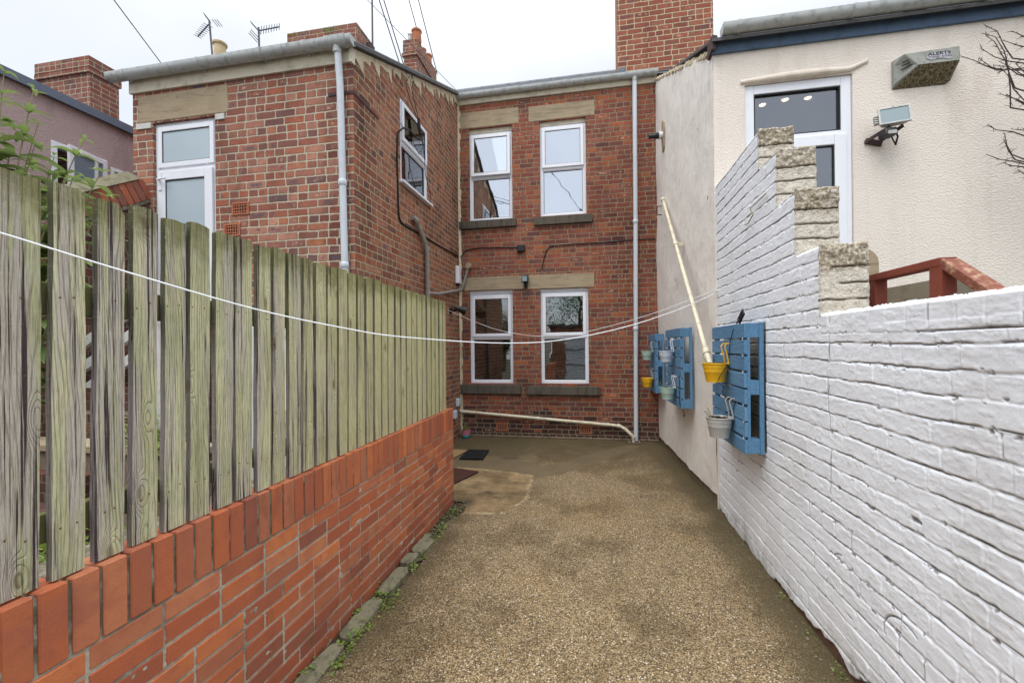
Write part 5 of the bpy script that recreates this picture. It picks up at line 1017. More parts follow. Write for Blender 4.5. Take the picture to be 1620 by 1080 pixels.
cable('light_string', 'thin black lead dangling below the middle blue pallet', [tuple(T2(.02, 1.40, .10)), tuple(T2(.03, 1.2, .142)), tuple(T2(.02, .9, .142)), tuple(T2(.03, .82, .10)), tuple(T2(.0, .77, .09)), tuple(T2(.05, .76, .09)), tuple(T2(.05, .80, .09))], .004, cat='light string')
r = new_empty('light_controller', T2(.05, 1.36, .06), 0, 'small black controller resting in the opening of the middle blue pallet', 'light controller')
b = MB(T2); box_uvw(b, .02, .09, 1.365, 1.395, .03, .085); b.build('casing', 'black', r, bevel=.004); b = MB(T2); b.tube([(.05, 1.38, .085), (.03, 1.36, .11), (.06, 1.385, .12)], .004, 6); b.build('lead', 'black', r)
# cream pipe slanting down the wall
r = new_empty('cream_downpipe', (1.0, 5.4, 1.4), 0, 'long cream plastic pipe slanting down the pale wall to the yellow bucket', 'pipe')
a, c = Vector((1.035, 6.69, 3.74)), Vector((.985, 4.05, 1.50)); dd_ = (c-a).normalized()
b = MB(); b.tube([tuple(a), tuple(c)], .022, 16); b.build('pipe', 'cream_pipe', r, smooth=True)
for q in (0.0, .40, .985):
    p = a.lerp(c, q); b = MB(); b.tube([tuple(p-dd_*.035), tuple(p+dd_*.035)], .031, 16); b.build('collar', 'cream_pipe', r, smooth=True)
b = MB(); b.tube([tuple(c), (.985, 3.98, 1.44), (.99, 3.93, 1.36), (1.0, 3.92, 1.26)], [.028, .026, .024, .024], 14); b.build('pipe_tail', 'cream_pipe', r, smooth=True)
b = MB(); b.bar((1.075, 6.66, 3.70), (1.03, 6.66, 3.70), .02, .05); b.bar((1.11, 5.64, 2.84), (1.01, 5.64, 2.84), .02, .05); b.build('pipe_clip', 'cream_pipe', r)
# wire tie in the painted wall
b = MB(); b.tube([(1.165, 3.62, 2.52), (1.15, 3.50, 2.50), (1.155, 3.42, 2.54), (1.15, 3.46, 2.60), (1.16, 3.35, 2.61), (1.165, 3.2, 2.62)], .004, 5)
tag(b.build('wire_stub', 'stem', None), 'short twist of wire sticking out of the white wall below the steps', 'wire')

# washing line
def line_thing(name, label, pts, r, grp=None):
    P = [Vector(p) for p in pts]; out = []
    for i in range(len(P)-1):
        p0, p1, p2, p3 = P[max(i-1, 0)], P[i], P[i+1], P[min(i+2, len(P)-1)]
        for k in range(6):
            t = k/6; out.append(.5*((2*p1)+(p2-p0)*t+(2*p0-5*p1+4*p2-p3)*t*t+(3*p1-p0-3*p2+p3)*t*t*t))
    out.append(P[-1]); b = MB(); b.tube([tuple(q) for q in out], r, 6); return tag(b.build(name, 'rope', None, smooth=True), label, 'washing line', grp)
line_thing('washing_line', 'white washing line sagging across the whole yard in front of the fence', [(-1.47, .60, 1.93), (-1.352, .76, 1.875), (-1.229, .94, 1.809), (-1.06, 1.186, 1.727), (-.899, 1.418, 1.673), (-.753, 1.631, 1.640), (-.43, 2.1, 1.614), (-.141, 2.521, 1.637), (.267, 3.112, 1.737), (.734, 3.791, 1.902), (1.16, 4.421, 2.089)], .0025)
line_thing('washing_line', 'thinner white line running from behind the fence end to the right wall', [(-2.302, 6.601, 2.19), (-1.648, 6.188, 1.93), (-1.209, 5.91, 1.80), (-.724, 5.602, 1.725), (-.297, 5.332, 1.73), (.152, 5.048, 1.806), (.663, 4.725, 1.94), (1.16, 4.407, 2.12)], .0025)
r = new_empty('wall_cleat', (1.17, 4.41, 2.09), 0, 'small hook at the render corner holding both washing lines', 'hook')
b = MB(); b.tube([(1.18, 4.41, 2.10), (1.15, 4.41, 2.10), (1.145, 4.41, 2.085)], .006, 6); b.build('hook', 'zinc', r)

# ---------------------------------------------------------------- garden wall of modelled bricks
gw = new_empty('garden_brick_wall', (-1.53, 1.8, 0), 0, 'low orange brick wall with an upright brick coping, carrying the timber fence', 'wall')
def brick_box(mb, x0, x1, y0, y1, z0, z1, c=.0035, j=.0012):
    o = random.uniform(-j, j); x0 += o; x1 += o; rot = random.uniform(-.004, .004)
    vs = []; fs = []
    # box with chamfered edges on the faces that show (front +x, top, ends)
    X = [x0, x1-c, x1]; Yy = [y0, y0+c, y1-c, y1]; Zz = [z0, z0+c, z1-c, z1]
    idx = {}
    def P_(x, y, z):
        k = (round(x, 5), round(y, 5), round(z, 5))
        if k not in idx: idx[k] = len(vs); vs.append((x, y, z+(y-(y0+y1)/2)*rot))
        return idx[k]
    a0, a1, b0, b1 = Yy[1], Yy[2], Zz[1], Zz[2]
    fs.append((P_(x1, a0, b0), P_(x1, a1, b0), P_(x1, a1, b1), P_(x1, a0, b1)))
    fs.append((P_(x1-c, y0, b0), P_(x1, a0, b0), P_(x1, a0, b1), P_(x1-c, y0, b1)))
    fs.append((P_(x1, a1, b0), P_(x1-c, y1, b0), P_(x1-c, y1, b1), P_(x1, a1, b1)))
    fs.append((P_(x1, a0, b1), P_(x1, a1, b1), P_(x1-c, a1, z1), P_(x1-c, a0, z1)))
    fs.append((P_(x1-c, a0, z0), P_(x1-c, a1, z0), P_(x1, a1, b0), P_(x1, a0, b0)))
    fs.append((P_(x1, a0, b1), P_(x1-c, a0, z1), P_(x1-c, y0, b1))); fs.append((P_(x1, a1, b1), P_(x1-c, y1, b1), P_(x1-c, a1, z1)))
    fs.append((P_(x1, a0, b0), P_(x1-c, y0, b0), P_(x1-c, a0, z0))); fs.append((P_(x1, a1, b0), P_(x1-c, a1, z0), P_(x1-c, y1, b0)))
    fs.append((P_(x0, a0, z1), P_(x1-c, a0, z1), P_(x1-c, a1, z1), P_(x0, a1, z1)))
    fs.append((P_(x0, a0, z1), P_(x0, y0, b1), P_(x1-c, y0, b1), P_(x1-c, a0, z1))); fs.append((P_(x0, a1, z1), P_(x1-c, a1, z1), P_(x1-c, y1, b1), P_(x0, y1, b1)))
    fs.append((P_(x0, y0, b0), P_(x1-c, y0, b0), P_(x1-c, y0, b1), P_(x0, y0, b1))); fs.append((P_(x0, y1, b0), P_(x0, y1, b1), P_(x1-c, y1, b1), P_(x1-c, y1, b0)))
    fs.append((P_(x0, y0, b0), P_(x0, a0, z1), P_(x0, a1, z1), P_(x0, y1, b0)))
    mb.add(vs, fs)
XF, XBk, YE = -1.428, -1.643, 4.235
bw = MB(); z = -.02; k = 0; ztop = .970; zs_ = ztop-.213-.010
nc = 10; ch_ = (zs_+.02)/nc
for k in range(nc):
    z0 = -.02+k*ch_; y = YE - (.1125 if k % 2 else 0); first = True
    if k % 2: brick_box(bw, XF-.1025, XF, YE-.1025, YE, z0+.010, z0+ch_)
    while y > -1.0:
        l = .215 if random.random() > .10 else .1025
        brick_box(bw, XF-.1025, XF, y-l+random.uniform(-.002, .002), y+random.uniform(-.0015, .0015), z0+.010+random.uniform(-.0015, .0015), z0+ch_+random.uniform(-.0015, .0015)); y -= l+.010
bw.build('brickwork', 'gbrick', gw)
cp = MB(); y = YE
while y > -1.0:
    t = .0655+random.uniform(-.0015, .0015); dz = random.uniform(-.004, .003)
    brick_box(cp, XF-.1025, XF+.002, y-t, y, ztop-.213+dz, ztop+dz, .004, .003); y -= t+.0095
cp.build('coping', 'gbrick', gw)
b = MB(); b.box(XBk, XF-.013, -1.0, YE-.008, -.05, ztop-.009); b.build('mortar', 'mortar', gw)
yq = np.concatenate([np.linspace(-1, .6, 160, endpoint=False), np.arange(.6, YE-.004, .006)]); zq = np.arange(-.04, ztop-.006, .005); Zq, Yq = np.meshgrid(zq, yq, indexing='ij')
hq = XF-.0042+(fbm(Yq*35, Zq*45, 111, 4)-.5)*.0075+(fbm(Yq*5, Zq*6, 112, 3)-.5)*.004+sstep(fbm(Yq*9, Zq*16, 113, 3), .72, .80)*.0030
grid_mesh('pointing', hq, Yq, Zq, np.ones((len(zq)-1, len(yq)-1), bool), 'mortar', gw, {})

# ---------------------------------------------------------------- timber fence: separate boards on rails
fe = new_empty('timber_fence', (-1.49, 2.4, .97), 0, 'weathered green timber paling fence standing on the orange brick wall', 'fence')
XFb = -1.450
for i in range(-4, 32):
    yr_ = .887 + i*.1034; wd = .081 + random.uniform(-.003, .003); th = .022; rr = random.Random(i+50)
    if i == 0: wd = .098
    y1 = yr_+rr.uniform(-.002, .002); y0 = y1-wd; zt = 2.062+rr.uniform(-.008, .008)-.02*max(0, (i-12))/20; zb = .974
    lean = .014+rr.uniform(-.003, .003); xo = rr.uniform(-.003, .003)
    ny_, nz_ = 7, 44; vs = []; fs = []
    cr_l, cr_r = (rr.choice([0, 0, .006]), rr.choice([0, 0, .008]))
    if i == 2: cr_l, cr_r = .004, .034
    warp = rr.uniform(-.004, .004)
    def edge(zv, s0): return (math.sin(zv*7+s0)*.0012 + math.sin(zv*23+s0*2)*.0007)
    for side in (0, 1):
        for a in range(nz_+1):
            for c in range(ny_+1):
                tz, ty = a/nz_, c/ny_; zz = zb+(zt-zb)*tz; corner = cr_l*max(0, 1-ty*7)+cr_r*max(0, (ty-.72)*3.6)
                if a >= nz_-1: zz -= corner*(1 if a == nz_ else .15)
                if a == nz_: zz += math.sin(ty*9+i)*.0015
                yy = y0+(y1-y0)*ty + (edge(zz, i) if c == 0 else edge(zz, i+3) if c == ny_ else 0) + lean*tz
                xx = XFb + xo + warp*(ty-.5)*2*tz + (0 if side == 0 else -th) + (0.0 if 0 < c < ny_ or side else -.0015)
                vs.append((xx, yy, zz))
    W_ = ny_+1; N_ = (nz_+1)*W_
    for a in range(nz_):
        for c in range(ny_):
            p = a*W_+c; fs.append((p, p+1, p+W_+1, p+W_)); q = N_+p; fs.append((q, q+W_, q+W_+1, q+1))
        p = a*W_; fs.append((p, p+W_, N_+p+W_, N_+p)); p = a*W_+ny_; fs.append((p, N_+p, N_+p+W_, p+W_))
    for c in range(ny_):
        p = nz_*W_+c; fs.append((p, p+1, N_+p+1, N_+p)); fs.append((c, N_+c, N_+c+1, c+1))
    b = MB(); b.add(vs, fs); bo = b.build('board', 'board', fe)
    if i < 14:
        for zc in (1.745, 1.115):
            for yc_ in (.25, .72):
                nb = MB(); yy = y0+(y1-y0)*yc_+rr.uniform(-.006, .006); zz = zc+rr.uniform(-.012, .012); xx = XFb+xo+.0012
                nb.add([(xx, yy+.0030*math.cos(t), zz+.0030*math.sin(t)) for t in [6.283*k/7 for k in range(7)]], [tuple(range(7))]); nb.build('nail', 'nail', bo)
for z0, z1 in ((1.70, 1.79), (1.075, 1.155)):
    b = MB(); b.box(XFb-.060, XFb-.0265, -.2, 4.09, z0, z1); b.build('rail', 'rail', fe, bevel=.004)
for y in (.12, 2.08, 4.02):
    b = MB(); b.box(XFb-.15, XFb-.061, y-.045, y+.045, .975, 1.85); b.build('post', 'rail', fe, bevel=.004)

# ---------------------------------------------------------------- stone edging, weeds
rs = random.Random(4)
specs = [(1.70, .40, 'nearest long grey edging slab at the foot of the orange brick wall'), (2.13, .40, 'second grey edging slab from the camera, ringed with weeds'), (2.56, .34, 'third grey edging slab along the foot of the orange brick wall'), (2.92, .16, 'small broken grey edging stone before the greenish tilted one'), (3.10, .24, 'greenish tilted edging stone, farthest intact one of the row'), (3.33, .10, 'small pale chip of stone at the far end of the edging')]
for y0, l, lab in specs:
    w_ = .115+rs.uniform(-.015, .02) if l > .12 else .06; x0 = XF+.012; n = 14; pts = []
    for i in range(n):
        a = 2*math.pi*i/n; ex = abs(math.cos(a))**.5*math.copysign(1, math.cos(a)); ey = abs(math.sin(a))**.5*math.copysign(1, math.sin(a))
        pts.append((x0+w_/2+ex*w_/2*rs.uniform(.86, 1.04), y0+l/2+ey*l/2*rs.uniform(.92, 1.03)))
    t0 = .022+rs.uniform(-.006, .01) + (.012 if 'tilted' in lab else 0); tlt = rs.uniform(-.04, .10)
    b = MB(); cxm, cym = x0+w_/2, y0+l/2
    vs = [(x, y, -.02) for x, y in pts] + [(x, y, t0-.006+(x-cxm)*-tlt) for x, y in pts] + [(cxm+(x-cxm)*.86, cym+(y-cym)*.94, t0+(x-cxm)*-tlt+rs.uniform(-.002, .003)) for x, y in pts] + [(cxm, cym, t0+.003)]
    fs = [(i, (i+1) % n, n+(i+1) % n, n+i) for i in range(n)] + [(n+i, n+(i+1) % n, 2*n+(i+1) % n, 2*n+i) for i in range(n)] + [(2*n+i, 2*n+(i+1) % n, 3*n) for i in range(n)]
    b.add(vs, fs); tag(b.build('edging_stone', 'edging', None), lab, 'edging stone', 'stones edging the paving')
def leaf_round(mb, p, r, tilt, rnd):
    n = 7; ax = Vector((rnd.uniform(-1, 1), rnd.uniform(-1, 1), 2.2)).normalized(); a = ax.orthogonal().normalized(); c = ax.cross(a)
    mb.add([tuple(p+(a*math.cos(6.283*i/n)+c*math.sin(6.283*i/n))*r*rnd.uniform(.75, 1.1)) for i in range(n)], [tuple(range(n))])
b = MB()
clumps = [(1.62, -1.36, .07, 60), (1.78, -1.27, .03, 14), (1.90, -1.40, .04, 20), (1.96, -1.27, .04, 30), (2.12, -1.30, .05, 40), (2.24, -1.285, .05, 34), (2.36, -1.41, .03, 16), (2.50, -1.28, .07, 70), (2.56, -1.36, .04, 24), (2.66, -1.41, .03, 12), (2.90, -1.30, .05, 26), (3.05, -1.28, .03, 10), (3.42, -1.33, .05, 20), (3.6, -1.31, .06, 24), (3.95, -1.33, .04, 18), (1.45, -1.34, .08, 50)]
for y, x, s, n in clumps:
    for i in range(n):
        p = Vector((x+rs.gauss(0, s*.55), y+rs.gauss(0, s), .012+abs(rs.gauss(0, .014)))); leaf_round(b, p, rs.uniform(.005, .011), 0, rs)
for i in range(110):       # litter of dead bits and tiny leaves at the far soil strip
    p = Vector((rs.uniform(-1.42, -1.29), rs.uniform(3.2, 4.2), .002+rs.uniform(0, .02))); leaf_round(b, p, rs.uniform(.004, .009), 0, rs)
for y in (1.95, 2.05, 2.3, 2.34, 2.6, 2.95):
    for i in range(7): leaf_round(b, Vector((1.145+rs.gauss(0, .012), y+rs.gauss(0, .025), .01+abs(rs.gauss(0, .02)))), rs.uniform(.004, .008), 0, rs)
tag(b.build('weeds', 'weed', None), 'small bright green weeds sprouting along the foot of the walls', 'weeds', kind='stuff')
b = MB()
for i in range(420):
    side_ = rs.random() < .5
    x, y = (rs.uniform(-1.42, -1.27), rs.uniform(3.0, 4.25)) if side_ else (rs.choice([-1.29+rs.gauss(0, .02), 1.12+rs.gauss(0, .025)]), rs.uniform(1.3, 4.2))
    s = rs.uniform(.003, .011); p = Vector((x, y, .004)); dz = s*.6
    b.add([tuple(p+Vector((s*math.cos(t)*rs.uniform(.7, 1.2), s*math.sin(t)*rs.uniform(.7, 1.2), 0))) for t in (0, 1.2, 2.4, 3.8, 5.)]+[tuple(p+Vector((0, 0, dz)))], [(0, 1, 5), (1, 2, 5), (2, 3, 5), (3, 4, 5), (4, 0, 5)])
tag(b.build('loose_gravel', 'edging', None), 'loose gravel crumbs and dirt gathered along the wall feet', 'gravel', kind='stuff')

# mats, pot and debris on the ground
b = MB(); b.prism([(-1.89, 6.34), (-1.575, 6.345), (-1.54, 5.845), (-1.875, 5.80)], .014, .028, 'z')
r = new_empty('rubber_doormat', (-1.72, 6.07, .014), 0, 'small black rubber doormat lying on the paving by the inner corner', 'doormat'); b.build('mat', 'mat_black', r, bevel=.004)
b = MB()
for i in range(9): t = i/8; b.tube([(-1.88+.30*t, 6.32, .029), (-1.87+.32*t, 5.82, .029)], .006, 5)
b.build('ribs', 'mat_black', r)
b = MB(); b.prism([(-2.33, 4.75), (-1.60, 4.74), (-1.44, 5.25), (-1.82, 5.37), (-2.33, 5.37)], .014, .026, 'z'); r = new_empty('brown_doormat', (-1.9, 5.0, .014), 0, 'dark brown mat half hidden behind the end of the orange brick wall', 'doormat'); b.build('mat', 'mat_brown', r, bevel=.004)
b = MB(); b.prism([(-1.63, 4.80), (-1.50, 5.22), (-1.82, 5.33), (-2.3, 5.33), (-2.3, 4.80)], .026, .029, 'z'); b.build('pile', 'mat_brown', r)
b = MB(); b.prism([(-2.33, 5.78), (-1.98, 5.80), (-1.90, 6.30), (-2.33, 6.36)], .012, .024, 'z'); tag(b.build('paving_flag', 'patch', None, bevel=.004), 'yellowish flat paving piece beside the black doormat', 'paving slab')
r = new_empty('flower_pot', (-2.215, 7.25, 0), 0, 'small pink and teal flower pot with a plant below the far wall', 'flower pot')
b = MB(); b.lathe([(0, .004), (.062, .004), (.068, .012), (.074, .055)], (-2.215, 7.25, .005), 24); b.build('base_band', 'tealpot', r, smooth=True)
b = MB(); b.lathe([(.0742, .055), (.080, .12), (.082, .13), (.075, .13), (.07, .10), (0, .10)], (-2.215, 7.25, .005), 24); b.build('rim_band', 'pinkpot', r, smooth=True)
b = MB()
for i in range(60): leaf_round(b, Vector((-2.225+rs.gauss(0, .03), 7.25+rs.gauss(0, .03), .14+abs(rs.gauss(0, .035)))), rs.uniform(.008, .017), 0, rs)
b.build('foliage', 'weed', r)
r = new_empty('drain_grate', (.635, 7.27, 0), 0, 'small drain under the end of the cream waste pipe', 'drain')
b = MB(); bars4(b, .54, .73, 7.18, 7.34, .02, .005, .02) if False else b.box(.54, .73, 7.18, 7.20, .004, .022); b.box(.54, .73, 7.32, 7.34, .004, .022); b.box(.54, .56, 7.2, 7.32, .004, .022); b.box(.71, .73, 7.2, 7.32, .004, .022); b.build('frame', 'plinth', r, bevel=.003)
b = MB()
for i in range(6): b.box(.568+i*.024, .578+i*.024, 7.2, 7.32, .004, .014)
b.build('grate', 'black', r)

# ---------------------------------------------------------------- neighbour's yard behind the fence
r = new_empty('brick_steps', (-4.4, 3.5, 0), 0, 'brick steps climbing to the white back door behind the fence', 'steps')
b = MB(); n = 9
for i in range(n): b.box(-5.0+i*.0, -3.9, YL-.16-.0*i-.17*(n-i)*0-(.19*(n-1-i)), YL-.001-(.19*(n-1-i)) if i < n-1 else YL-.001, -.03, .208*(i+1))
b.build('treads', 'brick_dark', r)
r = new_empty('sloping_brick_parapet', (-4.95, 3.6, 0), 0, 'brick parapet with a sloping stone top, left of the white back door', 'parapet wall')
b = MB(); b.prism([(YL, 0), (YL, 3.26), (3.25, 2.90), (2.2, 2.1), (2.2, 0)], -5.05, -4.84, 'x'); b.build('wall', 'brick_dark', r)
b = MB(); d_ = Vector((0, -.73, -.45)).normalized(); n_ = Vector((0, .45*-1, .73)).normalized(); p0 = Vector((-4.95, YL-.05, 3.36))
for k in range(11): p = p0+d_*(.077*k); b.bar(tuple(p-n_*.10+Vector((random.uniform(-.003, .003), 0, 0))), tuple(p+n_*.11), .25, .067, tuple(d_))
b.build('brick_on_edge', 'gbrick_old', r, bevel=.004)
b = MB(); q0 = p0-n_*.118; b.bar(tuple(q0), tuple(q0+d_*.85), .26, .03, tuple(n_)); q0 = p0+n_*.02+d_*.0; b.bar(tuple(q0), tuple(q0+d_*.85), .235, .17, tuple(n_)); b.build('bedding', 'mortar', r)
b = MB(); q = [p0+n_*.115+Vector((.14, 0, 0)), p0+n_*.115+d_*.86+Vector((.16, 0, 0)), p0+n_*.20+d_*.86+Vector((.02, 0, 0)), p0+n_*.20+Vector((.02, 0, 0)), p0+n_*.115+Vector((-.14, 0, 0)), p0+n_*.115+d_*.86+Vector((-.14, 0, 0))]
b.add([tuple(x) for x in q], [(0, 1, 2, 3), (3, 2, 5, 4), (0, 4, 5, 1), (1, 5, 2), (0, 3, 4)]); b.build('coping', 'edging', r)
r = new_empty('step_handrail', (-4.7, 3.3, 0), 0, 'old white timber handrails sloping up beside the neighbouring steps', 'handrail')
for dz in (0, -.22, -.44):
    b = MB(); b.bar((-5.6, 3.25, 1.20+dz), (-3.9, 3.25, 2.12+dz), .045, .085); b.build('rail', 'dim_white', r, bevel=.003)
b = MB(); b.box(-3.93, -3.84, 3.22, 3.29, 0, 2.2); b.build('post', 'dim_white', r); b = MB(); b.box(-5.5, -5.41, 3.22, 3.29, 0, 1.35); b.build('post', 'dim_white', r)
b = MB(); b.box(-5.9, -3.0, 2.75, 2.95, -.02, .78); r = new_empty('rubble_wall', (-4.4, 2.85, 0), 0, 'low rough stone wall in the neighbouring yard, seen between the fence boards', 'wall'); b.build('stonework', 'plinth', r, bevel=.02)
b = MB(); b.box(-5.95, -2.95, 2.72, 2.98, .78, .84); b.build('coping', 'lintel', r, bevel=.01)

def plant_bush(name, label, c, rad, n, mat='weed', flowers=0, seed=1):
    rr = random.Random(seed); r = new_empty(name, c, 0, label, 'plant'); l = MB(); s = MB(); c = Vector(c)
    for i in range(n):
        d = Vector((rr.gauss(0, 1), rr.gauss(0, 1), abs(rr.gauss(0, 1)))).normalized()*rad*rr.uniform(.4, 1); p = c+d
        q = Vector((rr.uniform(-1, 1), rr.uniform(-1, 1), rr.uniform(-.3, .8))).normalized()*rr.uniform(.03, .06); t = q.cross(Vector((0, 0, 1))).normalized()*.012
        l.add([tuple(p), tuple(p+q*.4+t), tuple(p+q), tuple(p+q*.4-t)], [(0, 1, 2, 3)])
        if i % 12 == 0: s.tube([tuple(c), tuple(c+d*.5+Vector((0, 0, .02))), tuple(p)], .004, 5)
    l.build('leaves', mat, r); s.build('stem', 'stem', r)
    if flowers:
        f = MB()
        for i in range(flowers): p = c+Vector((rr.gauss(0, 1), rr.gauss(0, 1), abs(rr.gauss(0, 1)))).normalized()*rad; leaf_round(f, p, .014, 0, rr)
        f.build('flowers', 'petal', r)
plant_bush('garden_plant', 'leafy green plant with yellow flowers behind the nearest fence gap', (-2.35, 1.55, .55), .28, 380, flowers=12, seed=5)
plant_bush('garden_plant', 'green leafy plant behind the second fence gap', (-2.9, 2.3, .95), .28, 300, seed=6)
plant_bush('garden_plant', 'low green plant in the neighbouring yard near the handrail', (-3.1, 2.5, .85), .2, 200, flowers=4, seed=8)

# buddleia: upright stems with opposite, drooping lance-shaped leaves
bd_ = new_empty('buddleia_shrub', (-2.7, 1.55, 0), 0, 'leafy green shrub with long drooping leaves growing behind the fence at far left', 'shrub')
st = MB(); lf = MB(); rr = random.Random(12)
def lance(mb, p, d, L_, W_, droop):
    d = d.normalized(); sd_ = d.cross(Vector((0, 0, 1))).normalized(); n = 6; vs = []; fs = []
    for i in range(n+1):
        t = i/n; q = p + d*(L_*t) + Vector((0, 0, -droop*L_*t*t)); wv = W_*math.sin(math.pi*min(1, t*.92+.06))**.8*(1-t*.35); 
        if i == n: wv = .0005
        vs += [tuple(q+sd_*wv+Vector((0, 0, wv*.35))), tuple(q), tuple(q-sd_*wv+Vector((0, 0, wv*.35)))]
    for i in range(n): a = 3*i; fs += [(a, a+1, a+4, a+3), (a+1, a+2, a+5, a+4)]
    mb.add(vs, fs)
stems = [((-2.80, 1.50), (-2.74, 1.56, 2.92)), ((-2.82, 1.45), (-2.92, 1.52, 2.82)), ((-2.8, 1.5), (-2.82, 1.62, 2.55)), ((-2.85, 1.5), (-2.90, 1.60, 2.62)), ((-2.8, 1.55), (-2.74, 1.62, 2.46)), ((-2.80, 1.50), (-2.80, 1.58, 2.80)), ((-2.80, 1.55), (-2.60, 1.66, 2.55)), ((-2.85, 1.50), (-2.70, 1.66, 2.72)), ((-2.75, 1.55), (-2.36, 1.72, 2.36)), ((-2.80, 1.50), (-2.66, 1.62, 2.86)), ((-2.80, 1.50), (-2.50, 1.72, 2.66)), ((-2.78, 1.55), (-2.42, 1.74, 2.50)), ((-2.85, 1.45), (-2.86, 1.50, 2.90)), ((-2.85, 1.4), (-2.95, 1.40, 2.75)), ((-2.8, 1.5), (-2.72, 1.50, 2.60)), ((-2.9, 1.4), (-3.05, 1.55, 2.7)), ((-2.8, 1.6), (-2.62, 1.75, 2.48)), ((-2.85, 1.5), (-2.78, 1.70, 2.66)), ((-2.8, 1.5), (-2.46, 1.62, 2.42)), ((-2.9, 1.5), (-2.98, 1.70, 2.55)), ((-2.85, 1.55), (-2.70, 1.58, 2.38)), ((-2.8, 1.5), (-2.55, 1.60, 2.30)), ((-2.9, 1.5), (-2.88, 1.62, 2.45))]
for (bx, by), tip in stems:
    p0 = Vector((bx, by, .8)); p2 = Vector(tip); p1 = Vector((bx+(p2.x-bx)*.25, by+(p2.y-by)*.25, .8+(p2.z-.8)*.6)); pts = [p0.lerp(p1, t).lerp(p1.lerp(p2, t), t) for t in [i/16 for i in range(17)]]
    st.tube([tuple(q) for q in pts], [.010*(1-i/20) for i in range(17)], 6); az = rr.uniform(0, 3.1)
    for i in range(5, 17):
        for side_ in (0, math.pi, 1.6):
            a = az+side_+rr.uniform(-.35, .35); Lf = (.175 if i < 14 else .12 if i < 16 else .07)*rr.uniform(.75, 1.15); up_ = .15+.5*(i/16)**3
            lance(lf, pts[i]+Vector((0, 0, rr.uniform(-.01, .01))), Vector((math.cos(a), math.sin(a), up_)), Lf, .023*Lf/.13, rr.uniform(.3, .75))
        az += 1.45
st.build('stem', 'stem', bd_, smooth=True); lf.build('foliage', 'leaf', bd_, smooth=True)

# bare climbing tree against the cream wall
BR = [[(3.032, 3.98), (3.1, 3.91), (3.18, 3.858), (3.285, 3.824), (3.389, 3.815)], [(3.035, 3.908), (3.116, 3.826), (3.222, 3.787), (3.389, 3.74)], [(3.065, 3.874), (3.141, 3.782), (3.243, 3.759), (3.389, 3.755)], [(3.141, 3.782), (3.242, 3.699), (3.334, 3.632), (3.408, 3.588)], [(3.128, 3.723), (3.166, 3.633), (3.22, 3.55), (3.274, 3.443), (3.331, 3.357), (3.373, 3.342)], [(3.122, 3.521), (3.198, 3.467), (3.282, 3.417), (3.386, 3.381)], [(3.172, 3.364), (3.239, 3.316), (3.322, 3.277), (3.405, 3.249)], [(3.195, 3.139), (3.279, 3.086), (3.37, 3.052)], [(3.243, 3.256), (3.322, 3.232), (3.405, 3.209)], [(3.196, 4.194), (3.267, 4.133), (3.329, 3.998), (3.369, 3.893)], [(3.17, 4.132), (3.246, 4.076), (3.307, 3.951), (3.335, 3.797), (3.342, 3.646), (3.353, 3.494)], [(3.153, 4.084), (3.211, 4.015), (3.277, 3.855), (3.31, 3.75), (3.338, 3.621)], [(3.287, 4.055), (3.35, 4.005), (3.411, 3.937)], [(3.181, 3.954), (3.265, 3.907), (3.369, 3.853)], [(3.33, 4.189), (3.345, 3.996), (3.368, 3.693), (3.382, 3.391)], [(3.275, 3.579), (3.316, 3.519), (3.387, 3.491)], [(3.281, 3.277), (3.288, 3.176), (3.321, 3.097), (3.37, 3.052)], [(3.297, 3.24), (3.33, 3.146), (3.379, 3.067)], [(3.291, 3.05), (3.341, 3.02), (3.403, 2.999)], [(3.315, 2.957), (3.361, 2.913), (3.41, 2.889)], [(3.116, 3.765), (3.2, 3.744), (3.284, 3.678), (3.375, 3.617)], [(3.221, 3.737), (3.284, 3.643), (3.366, 3.553)]]
tr_ = new_empty('bare_tree', (3.9, 4.1, 0), 0, 'leafless tree with dark twigs reaching left across the cream wall at the right edge', 'tree')
b = MB(); b.tube([(3.95, 4.1, -.05), (3.9, 4.1, 1.2), (3.82, 4.08, 2.4), (3.72, 4.1, 3.3), (3.66, 4.1, 4.2), (3.6, 4.1, 4.9)], [.06, .05, .04, .03, .02, .008], 10); b.build('trunk', 'bark', tr_, smooth=True)
b = MB(); rr = random.Random(2)
for l in BR:
    n = len(l); yy = 4.1+rr.uniform(-.12, .12); base = l[-1]; hub = (3.72, max(2.6, base[1]-.25)); pts = [(x, yy+rr.uniform(-.02, .02), z) for x, z in l] + [((base[0]+hub[0])/2, 4.1, (base[1]+hub[1])/2), (hub[0], 4.1, hub[1])]
    b.tube(pts, [.0018+.0050*(i/(len(pts)-1)) for i in range(len(pts))], 6)
    for i in range(len(pts)-2):           # buds and spurs
        a, c = Vector(pts[i]), Vector(pts[i+1])
        for k in range(6):
            p = a.lerp(c, rr.random()); d = (Vector((rr.uniform(-1.2, .4), rr.uniform(-1, 1), rr.uniform(-.6, .8))).normalized()*rr.choice([.008, .010, .014, .045])); b.tube([tuple(p), tuple(p+d*.5+Vector((0, 0, .004))), tuple(p+d)], [.003, .0022, .0010], 4)
b.build('branches', 'twig', tr_, smooth=True)

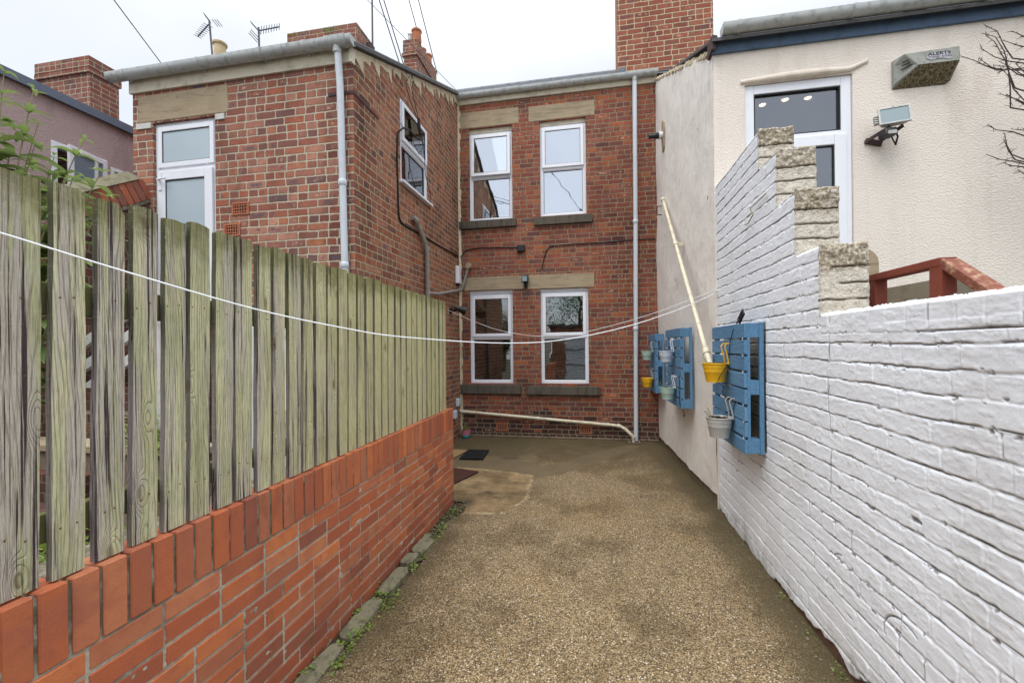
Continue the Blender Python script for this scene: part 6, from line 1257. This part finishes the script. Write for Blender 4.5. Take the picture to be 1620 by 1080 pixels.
# ---------------------------------------------------------------- behind the camera: garage closing the yard (mirrored in the windows)
gg = new_empty('garage', (0, -4.7, 0), 0, 'brick garage with a ribbed grey-white door, behind the camera', 'garage')
for q in ((-1.9, -1.25, -6.6, -4.6, 0, 2.45), (1.15, 1.8, -6.6, -4.6, 0, 2.45), (-1.248, 1.148, -6.6, -4.6, 2.15, 2.45), (-1.248, 1.148, -6.6, -6.4, 0, 2.148)): b = MB(); b.box(*q); b.build('wall', 'brick_side', gg)
b = MB(); b.box(-2.0, 1.9, -6.7, -4.5, 2.453, 2.55); b.build('roof', 'tarmac', gg)
b = MB(); x = -1.24
while x < 1.14: b.box(x, x+.075, -4.66, -4.60, .02, 2.14); b.box(x+.075, x+.10, -4.655, -4.62, .02, 2.14); x += .10
dg = b.build('door', 'garage', gg)
b = MB(); b.box(-1.24, 1.14, -4.59, -4.57, .7, .72); b.box(-1.24, 1.14, -4.59, -4.57, 1.38, 1.40); b.build('crossbar', 'gasket', dg)
tt_ = new_empty('leafy_tree', (-.6, -8.2, 0), 0, 'dark leafy tree behind the garage', 'tree')
b = MB(); b.tube([(-.6, -8.2, -.1), (-.55, -8.2, 1.8), (-.7, -8.1, 3.2), (-.6, -8.2, 4.4)], [.16, .13, .08, .03], 10)
for a in range(7): b.tube([(-.6, -8.2, 2+.3*a), (-.6+math.cos(a*2.4)*1.1, -8.2+math.sin(a*2.4)*1.1, 2.9+.35*a)], [.05, .012], 6)
b.build('trunk', 'bark', tt_); b = MB(); rr = random.Random(9)
for k in range(130):
    c = Vector((-.9+rr.gauss(0, 1.2), -8.2+rr.gauss(0, .8), 3.4+rr.gauss(0, .9)))
    for i in range(40):
        p = c+Vector((rr.gauss(0, .2), rr.gauss(0, .2), rr.gauss(0, .2))); q = Vector((rr.uniform(-1, 1), rr.uniform(-1, 1), rr.uniform(-.6, .6))).normalized()*.14; t = q.cross(Vector((0, .3, 1))).normalized()*.03
        b.add([tuple(p), tuple(p+q*.5+t), tuple(p+q), tuple(p+q*.5-t)], [(0, 1, 2, 3)])
b.build('crown', 'crown', tt_)
bpy.context.view_layer.update()
